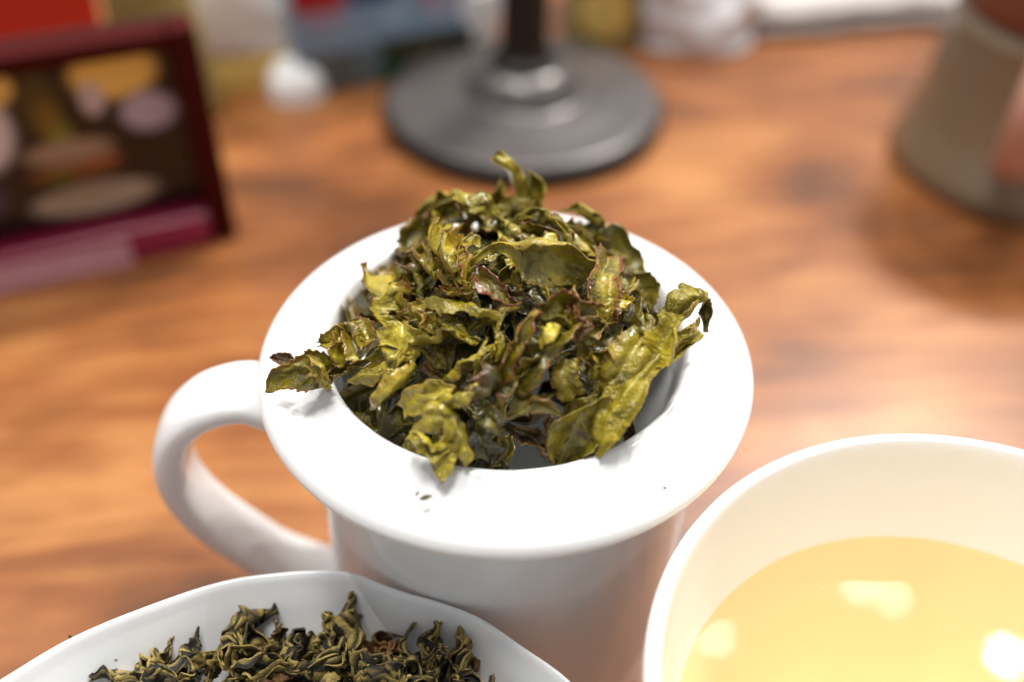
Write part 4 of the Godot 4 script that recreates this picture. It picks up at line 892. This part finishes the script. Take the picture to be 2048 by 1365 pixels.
		leaf("tea_leaf", "steeped olive leaf wedged among and under the other wet leaves of the heap", pts, {"w": r.randf_range(2.2, 4.4), "roll": r.randf_range(-60, 60), "tone": r.randf_range(0.0, 0.2) if low > 0.0 else r.randf_range(0.3, 0.7), "red": r.randf_range(0.0, 0.5), "cl": r.randf_range(-130, 130), "cr": r.randf_range(-130, 130), "rough": r.randf_range(0.8, 1.7), "cut": r.randf_range(0.1, 0.6), "seed": 500 + k, "nu": 44, "nv": 15, "mat": ["leaf", "leaf_wet", "leaf"][k % 3]})
	# broad dark wet leaves that close the heap from below
	for k in 84:
		var a := k * 2.39996
		var q := sqrt((k + 0.5) / 84.0)
		var x := cos(a) * q * 31.0
		var z := sin(a) * q * 29.0 - 3.5
		if (z > 11.0 and x > -1.0 and x < 24.0) or (x > 16.0 and z > -5.0):
			continue
		var y := 80.0 + 26.0 * maxf(0.0, 1.0 - pow(x / 35.0, 2) - pow((z + 5.0) / 33.0, 2)) - r.randf_range(0.0, 3.0)
		var dir := Vector3(r.randf_range(-1, 1), 0, r.randf_range(-1, 1)).normalized()
		dir.y = -(dir.x * x + dir.z * (z + 5.0)) * 0.04
		dir = dir.normalized()
		var c := Vector3(x, y, z)
		var ends := [c - dir * 7.0, c + Vector3(0, 0.6, 0), c + dir * 6.5]
		for n in 3:
			var flat := Vector2(ends[n].x, ends[n].z)
			if flat.length() > 28.5:
				flat = flat.normalized() * 28.5
				ends[n] = Vector3(flat.x, ends[n].y, flat.y)
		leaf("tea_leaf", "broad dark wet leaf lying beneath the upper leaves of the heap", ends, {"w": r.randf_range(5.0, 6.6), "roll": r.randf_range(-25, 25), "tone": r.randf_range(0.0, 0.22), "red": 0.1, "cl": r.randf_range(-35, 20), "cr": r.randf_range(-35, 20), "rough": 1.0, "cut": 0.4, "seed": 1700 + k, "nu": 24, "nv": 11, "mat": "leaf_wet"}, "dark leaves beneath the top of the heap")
	# rolled and twisted small ones lying on the surface between the large leaves
	for k in 84:
		var a := r.randf() * TAU
		var q := sqrt(r.randf()) * 0.95
		var x := cos(a) * q * 29.0
		var z := sin(a) * q * 27.5 - 3.5
		if (z > 12.0 and x > 1.0 and x < 22.0) or (x > 18.0 and z > -4.0):
			continue
		var y := 82.5 + 27.0 * maxf(0.0, 1.0 - pow(x / 35.0, 2) - pow((z + 5.0) / 33.0, 2)) + r.randf_range(-1.5, 1.2)
		var slope := Vector3(r.randf_range(-1, 1), 0, r.randf_range(-1, 1)).normalized()
		slope.y = -(slope.x * x + slope.z * (z + 5.0)) * 0.045 + r.randf_range(-0.3, 0.3)
		slope = slope.normalized()
		var len_ := r.randf_range(3.5, 7.0)
		var c := Vector3(x, y, z)
		var side := slope.cross(Vector3.UP).normalized() * r.randf_range(-2.0, 2.0)
		leaf("tea_leaf", "small rolled leaf wedged between the larger wet leaves on the heap", [c - slope * len_ - side, c + Vector3(0, r.randf_range(0.3, 1.6), 0), c + slope * len_ * 0.9 - side * 0.6], {"w": r.randf_range(1.4, 2.9), "roll": r.randf_range(-70, 70), "tone": r.randf_range(0.25, 0.85), "red": r.randf_range(0.0, 0.9), "cl": r.randf_range(50, 170) * (1 if k % 3 else -1), "cr": r.randf_range(40, 150) * (1 if k % 2 else -1), "rough": r.randf_range(0.7, 1.6), "cut": r.randf_range(0.2, 0.8), "cut2": r.randf_range(0.0, 0.6), "seed": 1300 + k, "nu": 48, "nv": 17, "mat": ["leaf", "leaf_wet"][k % 2]}, "small rolled leaves on the heap")
	# tiny crumbs on the glaze
	for s in [[-11.6, 93.75, 38.5, 0.55, 0.3, "tiny black tea crumb on the front rim below the rosette"], [-13.0, 93.9, 37.9, 0.22, 1.3, "speck of tea beside the black crumb on the front rim"], [25.5, 90.9, 33.7, 0.2, 0.0, "single dark speck on the outer right of the front rim"], [38.6, 91.4, -11.4, 0.45, 0.8, "brown crumb on the right of the white rim near the olive leaf"]]:
		var c := Vector3(s[0], s[1], s[2])
		var d: Vector3 = Vector3(cos(s[4]), 0.0, -sin(s[4])) * s[3] * 1.7
		leaf("tea_crumb", s[5], [c - d, c + Vector3(0, s[3] * 0.5, 0), c + d], {"w": s[3], "tone": 0.0, "brown": 0.6, "cl": -60.0, "cr": -60.0, "rough": 0.25, "nu": 14, "nv": 9, "seed": 900 + int(s[3] * 100)}, "tea crumbs on the white rim")


func dry_leaf(label: String, pts: Array, o: Dictionary) -> void:
	o.mat = "dry"
	o.red = 0.0
	o.rough = o.get("rough", 1.5)
	o.teeth = 0.0
	o.cut = o.get("cut", 0.5)
	o.cut2 = o.get("cut2", 0.45)
	var l := leaf("dry_tea_leaf", label, pts, o, "dry tea leaves heaped in the white dish")
	l.set_meta("category", "dry tea leaf")


func dried() -> void:
	dry_leaf("long pointed dry leaf at the left end of the dish", [Vector3(-80.0, 52.0, 45.5), Vector3(-74.9, 53.0, 42.7), Vector3(-69.6, 54.0, 40.4), Vector3(-65.4, 54.0, 38.8)], {"w": 6.12, "tone": 0.24, "cl": 255.0, "cr": 195.0, "seed": 200, "dry": 1, "rough": 1.6, "nu": 48, "nv": 35})
	dry_leaf("dry leaf with tan stripes right of the long pointed one", [Vector3(-70.5, 52.0, 46.3), Vector3(-65.1, 54.0, 43.8), Vector3(-60.0, 55.0, 40.3)], {"w": 6.12, "tone": 0.4, "cl": 225.0, "cr": 165.0, "seed": 201, "dry": 1, "rough": 1.6, "nu": 48, "nv": 35})
	dry_leaf("short dark dry leaf standing near the left end", [Vector3(-58.4, 53.0, 45.0), Vector3(-57.9, 55.0, 42.8), Vector3(-57.9, 56.0, 40.1)], {"w": 4.08, "tone": 0.2, "cl": 180.0, "cr": 135.0, "seed": 202, "dry": 1, "rough": 1.6, "nu": 48, "nv": 35})
	dry_leaf("grey dark dry leaf with a bent top, left of the yellow piece", [Vector3(-54.8, 54.0, 46.2), Vector3(-53.1, 56.0, 43.1), Vector3(-51.6, 57.0, 39.8)], {"w": 5.44, "tone": 0.096, "cl": 210.0, "cr": 165.0, "seed": 203, "dry": 1, "rough": 1.6, "nu": 48, "nv": 35})
	dry_leaf("dry leaf with a yellow face between dark neighbours", [Vector3(-51.5, 54.0, 47.1), Vector3(-49.6, 56.0, 45.2), Vector3(-48.0, 57.0, 43.0)], {"w": 4.76, "tone": 0.68, "cl": 90.0, "cr": 75.0, "seed": 204, "dry": 1, "rough": 1.6, "nu": 48, "nv": 35})
	dry_leaf("large yellow green dry leaf left of the middle", [Vector3(-48.4, 56.0, 44.7), Vector3(-44.0, 58.0, 43.4), Vector3(-38.8, 58.0, 41.5)], {"w": 7.48, "tone": 0.6400000000000001, "cl": 165.0, "cr": 105.0, "seed": 205, "dry": 1, "rough": 1.6, "nu": 48, "nv": 35})
	dry_leaf("dark dry leaf with a sharp tip above the yellow green one", [Vector3(-38.1, 55.0, 42.4), Vector3(-38.3, 57.0, 39.5), Vector3(-39.2, 58.0, 36.6)], {"w": 5.1, "tone": 0.16000000000000003, "cl": 180.0, "cr": 180.0, "seed": 206, "dry": 1, "rough": 1.6, "nu": 48, "nv": 35})
	dry_leaf("dark grey dry leaf in front of the sharp tipped one", [Vector3(-36.8, 55.0, 47.4), Vector3(-35.4, 57.0, 44.4), Vector3(-33.3, 58.0, 39.5)], {"w": 7.14, "tone": 0.12, "cl": 195.0, "cr": 150.0, "seed": 207, "dry": 1, "rough": 1.6, "nu": 48, "nv": 35})
	dry_leaf("tall grey green dry leaf at the top of the dish heap", [Vector3(-31.3, 55.0, 44.3), Vector3(-30.8, 57.0, 40.1), Vector3(-29.6, 59.0, 36.0)], {"w": 7.48, "tone": 0.44000000000000006, "cl": 180.0, "cr": 150.0, "seed": 208, "dry": 1, "rough": 1.6, "nu": 48, "nv": 35})
	dry_leaf("light crinkled dry leaf in front of the tall one", [Vector3(-29.6, 56.0, 48.1), Vector3(-28.4, 58.0, 45.5), Vector3(-27.0, 59.0, 42.2)], {"w": 6.12, "tone": 0.6400000000000001, "cl": 135.0, "cr": 105.0, "seed": 209, "dry": 1, "rough": 1.6, "nu": 48, "nv": 35})
	dry_leaf("thin reddish brown dry stalk right of the tall leaf", [Vector3(-27.0, 57.0, 37.1), Vector3(-24.8, 57.0, 41.0), Vector3(-22.4, 56.0, 44.3)], {"w": 2.21, "tone": 0.32000000000000006, "brown": 0.9, "cl": 255.0, "cr": 255.0, "teeth": 0, "cut": 0.9, "cut2": 0.9, "seed": 210, "dry": 1, "rough": 1.6, "nu": 48, "nv": 35})
	dry_leaf("small brown dry leaf lying behind the reddish stalk", [Vector3(-23.4, 54.0, 40.2), Vector3(-20.0, 55.0, 40.0), Vector3(-16.8, 55.0, 39.5)], {"w": 3.74, "tone": 0.4, "brown": 0.7, "cl": 150.0, "cr": 120.0, "seed": 211, "dry": 1, "rough": 1.6, "nu": 48, "nv": 35})
	dry_leaf("dark dry leaf below the reddish stalk", [Vector3(-26.4, 57.0, 47.2), Vector3(-22.2, 58.0, 45.8), Vector3(-17.9, 57.0, 46.6)], {"w": 5.44, "tone": 0.16000000000000003, "cl": 180.0, "cr": 135.0, "seed": 212, "dry": 1, "rough": 1.6, "nu": 48, "nv": 35})
	dry_leaf("tan striped dry leaf standing left of the big dark one", [Vector3(-17.3, 55.0, 45.9), Vector3(-16.5, 57.0, 42.3), Vector3(-15.2, 58.0, 38.0)], {"w": 4.42, "tone": 0.6000000000000001, "cl": 165.0, "cr": 180.0, "seed": 213, "dry": 1, "rough": 1.6, "nu": 48, "nv": 35})
	dry_leaf("big dark rolled dry leaf with tan stripes at the right", [Vector3(-12.8, 56.0, 47.5), Vector3(-11.9, 59.0, 43.4), Vector3(-10.7, 60.0, 37.8)], {"w": 7.82, "tone": 0.336, "cl": 225.0, "cr": 195.0, "seed": 214, "dry": 1, "rough": 1.6, "nu": 48, "nv": 35})
	dry_leaf("black knob of dry leaf in the fold of the big dark one", [Vector3(-11.1, 61.0, 46.5), Vector3(-9.9, 61.5, 44.9), Vector3(-9.4, 61.0, 42.5)], {"w": 4.08, "tone": 0.016, "cl": 210.0, "cr": 210.0, "seed": 215, "dry": 1, "rough": 1.6, "nu": 48, "nv": 35})
	dry_leaf("tan dry leaf hanging on the right of the big dark one", [Vector3(-7.2, 57.0, 48.0), Vector3(-7.0, 59.0, 43.8), Vector3(-8.2, 60.0, 39.1)], {"w": 5.1, "tone": 0.6400000000000001, "cl": 150.0, "cr": 180.0, "seed": 216, "dry": 1, "rough": 1.6, "nu": 48, "nv": 35})
	dry_leaf("orange brown dry leaf at the right end of the heap", [Vector3(-3.7, 54.0, 46.2), Vector3(-4.3, 56.0, 42.5), Vector3(-5.3, 57.0, 38.8)], {"w": 3.74, "tone": 0.48, "brown": 0.5, "cl": 195.0, "cr": 180.0, "seed": 217, "dry": 1, "rough": 1.6, "nu": 48, "nv": 35})
	dry_leaf("dry leaf with a yellow edge at the bottom centre", [Vector3(-43.5, 58.0, 49.9), Vector3(-39.2, 60.0, 48.7), Vector3(-35.2, 59.0, 48.7)], {"w": 5.78, "tone": 0.4, "cl": 135.0, "cr": 120.0, "seed": 218, "dry": 1, "rough": 1.6, "nu": 48, "nv": 35})
	dry_leaf("blackish dry leaf at the bottom, left of centre", [Vector3(-59.2, 56.0, 49.2), Vector3(-54.6, 58.0, 48.4), Vector3(-50.5, 57.0, 49.3)], {"w": 6.12, "tone": 0.08000000000000002, "cl": 180.0, "cr": 150.0, "seed": 219, "dry": 1, "rough": 1.6, "nu": 48, "nv": 35})
	dry_leaf("olive dry leaf at the bottom right of centre", [Vector3(-23.2, 59.0, 50.6), Vector3(-19.1, 60.0, 49.9), Vector3(-15.0, 59.0, 50.1)], {"w": 5.78, "tone": 0.44000000000000006, "cl": 135.0, "cr": 165.0, "seed": 220, "dry": 1, "rough": 1.6, "nu": 48, "nv": 35})
	dry_leaf("rusty dry leaf scrap left of the tan striped leaf", [Vector3(-19.9, 56.0, 44.6), Vector3(-18.4, 57.0, 42.3), Vector3(-17.9, 57.0, 39.4)], {"w": 2.55, "tone": 0.4, "brown": 0.8, "cl": 180.0, "cr": 180.0, "seed": 221, "dry": 1, "rough": 1.6, "nu": 48, "nv": 35})
	dry_leaf("small brown dry leaf lowest at the left end of the dish", [Vector3(-77.6, 51.0, 46.8), Vector3(-73.5, 52.0, 45.2), Vector3(-68.4, 53.0, 45.2)], {"w": 4.76, "tone": 0.32000000000000006, "brown": 0.5, "cl": 180.0, "cr": 150.0, "seed": 222, "dry": 1, "rough": 1.6, "nu": 48, "nv": 35})
	dry_leaf("dark dry leaf in front of the long pointed one", [Vector3(-73.2, 52.0, 48.5), Vector3(-67.5, 54.0, 47.1), Vector3(-61.8, 55.0, 46.7)], {"w": 5.78, "tone": 0.16000000000000003, "cl": 195.0, "cr": 150.0, "seed": 223, "dry": 1, "rough": 1.6, "nu": 48, "nv": 35})
	dry_leaf("olive dry leaf between the striped one and the short dark one", [Vector3(-63.7, 54.0, 48.5), Vector3(-60.8, 55.0, 45.7), Vector3(-59.4, 56.0, 42.9)], {"w": 5.44, "tone": 0.48, "cl": 165.0, "cr": 135.0, "seed": 224, "dry": 1, "rough": 1.6, "nu": 48, "nv": 35})
	dry_leaf("broad olive dry leaf between the sharp tipped one and the tall one", [Vector3(-35.2, 53.0, 45.3), Vector3(-33.1, 55.0, 42.8), Vector3(-31.8, 56.0, 40.5)], {"w": 6.8, "tone": 0.44000000000000006, "cl": 135.0, "cr": 105.0, "seed": 225, "dry": 1, "rough": 1.6, "nu": 48, "nv": 35})
	dry_leaf("small dark dry leaf at the foot of the tall one", [Vector3(-33.1, 55.0, 49.0), Vector3(-30.8, 56.0, 46.9), Vector3(-28.2, 56.0, 45.7)], {"w": 5.78, "tone": 0.16000000000000003, "cl": 165.0, "cr": 135.0, "seed": 226, "dry": 1, "rough": 1.6, "nu": 48, "nv": 35})
	var r := RandomNumberGenerator.new()
	r.seed = 31
	for k in 330:
		var x := r.randf_range(-82.0, 8.0)
		var z := 36.0 + 70.0 * pow(r.randf(), 1.6)
		var e := sqrt(pow((x + 34.0) / 44.0, 2) + pow((z - 75.0) / 38.5, 2))
		if e > (0.95 if z > 60.0 else 0.94) or (x < -46.0 and z < 70.0 and e > 0.72):
			continue
		var floor_ := 34.0 + 18.0 * smoothstep(0.55, 0.95, e)
		var y := floor_ + maxf(1.0, 57.0 - floor_) * pow(r.randf(), 0.4)
		var dir := Vector3(r.randf_range(-1, 1), r.randf_range(-0.4, 0.4), r.randf_range(-1, 1)).normalized()
		var len_ := r.randf_range(5.5, 9.0)
		var c := Vector3(x, y, z)
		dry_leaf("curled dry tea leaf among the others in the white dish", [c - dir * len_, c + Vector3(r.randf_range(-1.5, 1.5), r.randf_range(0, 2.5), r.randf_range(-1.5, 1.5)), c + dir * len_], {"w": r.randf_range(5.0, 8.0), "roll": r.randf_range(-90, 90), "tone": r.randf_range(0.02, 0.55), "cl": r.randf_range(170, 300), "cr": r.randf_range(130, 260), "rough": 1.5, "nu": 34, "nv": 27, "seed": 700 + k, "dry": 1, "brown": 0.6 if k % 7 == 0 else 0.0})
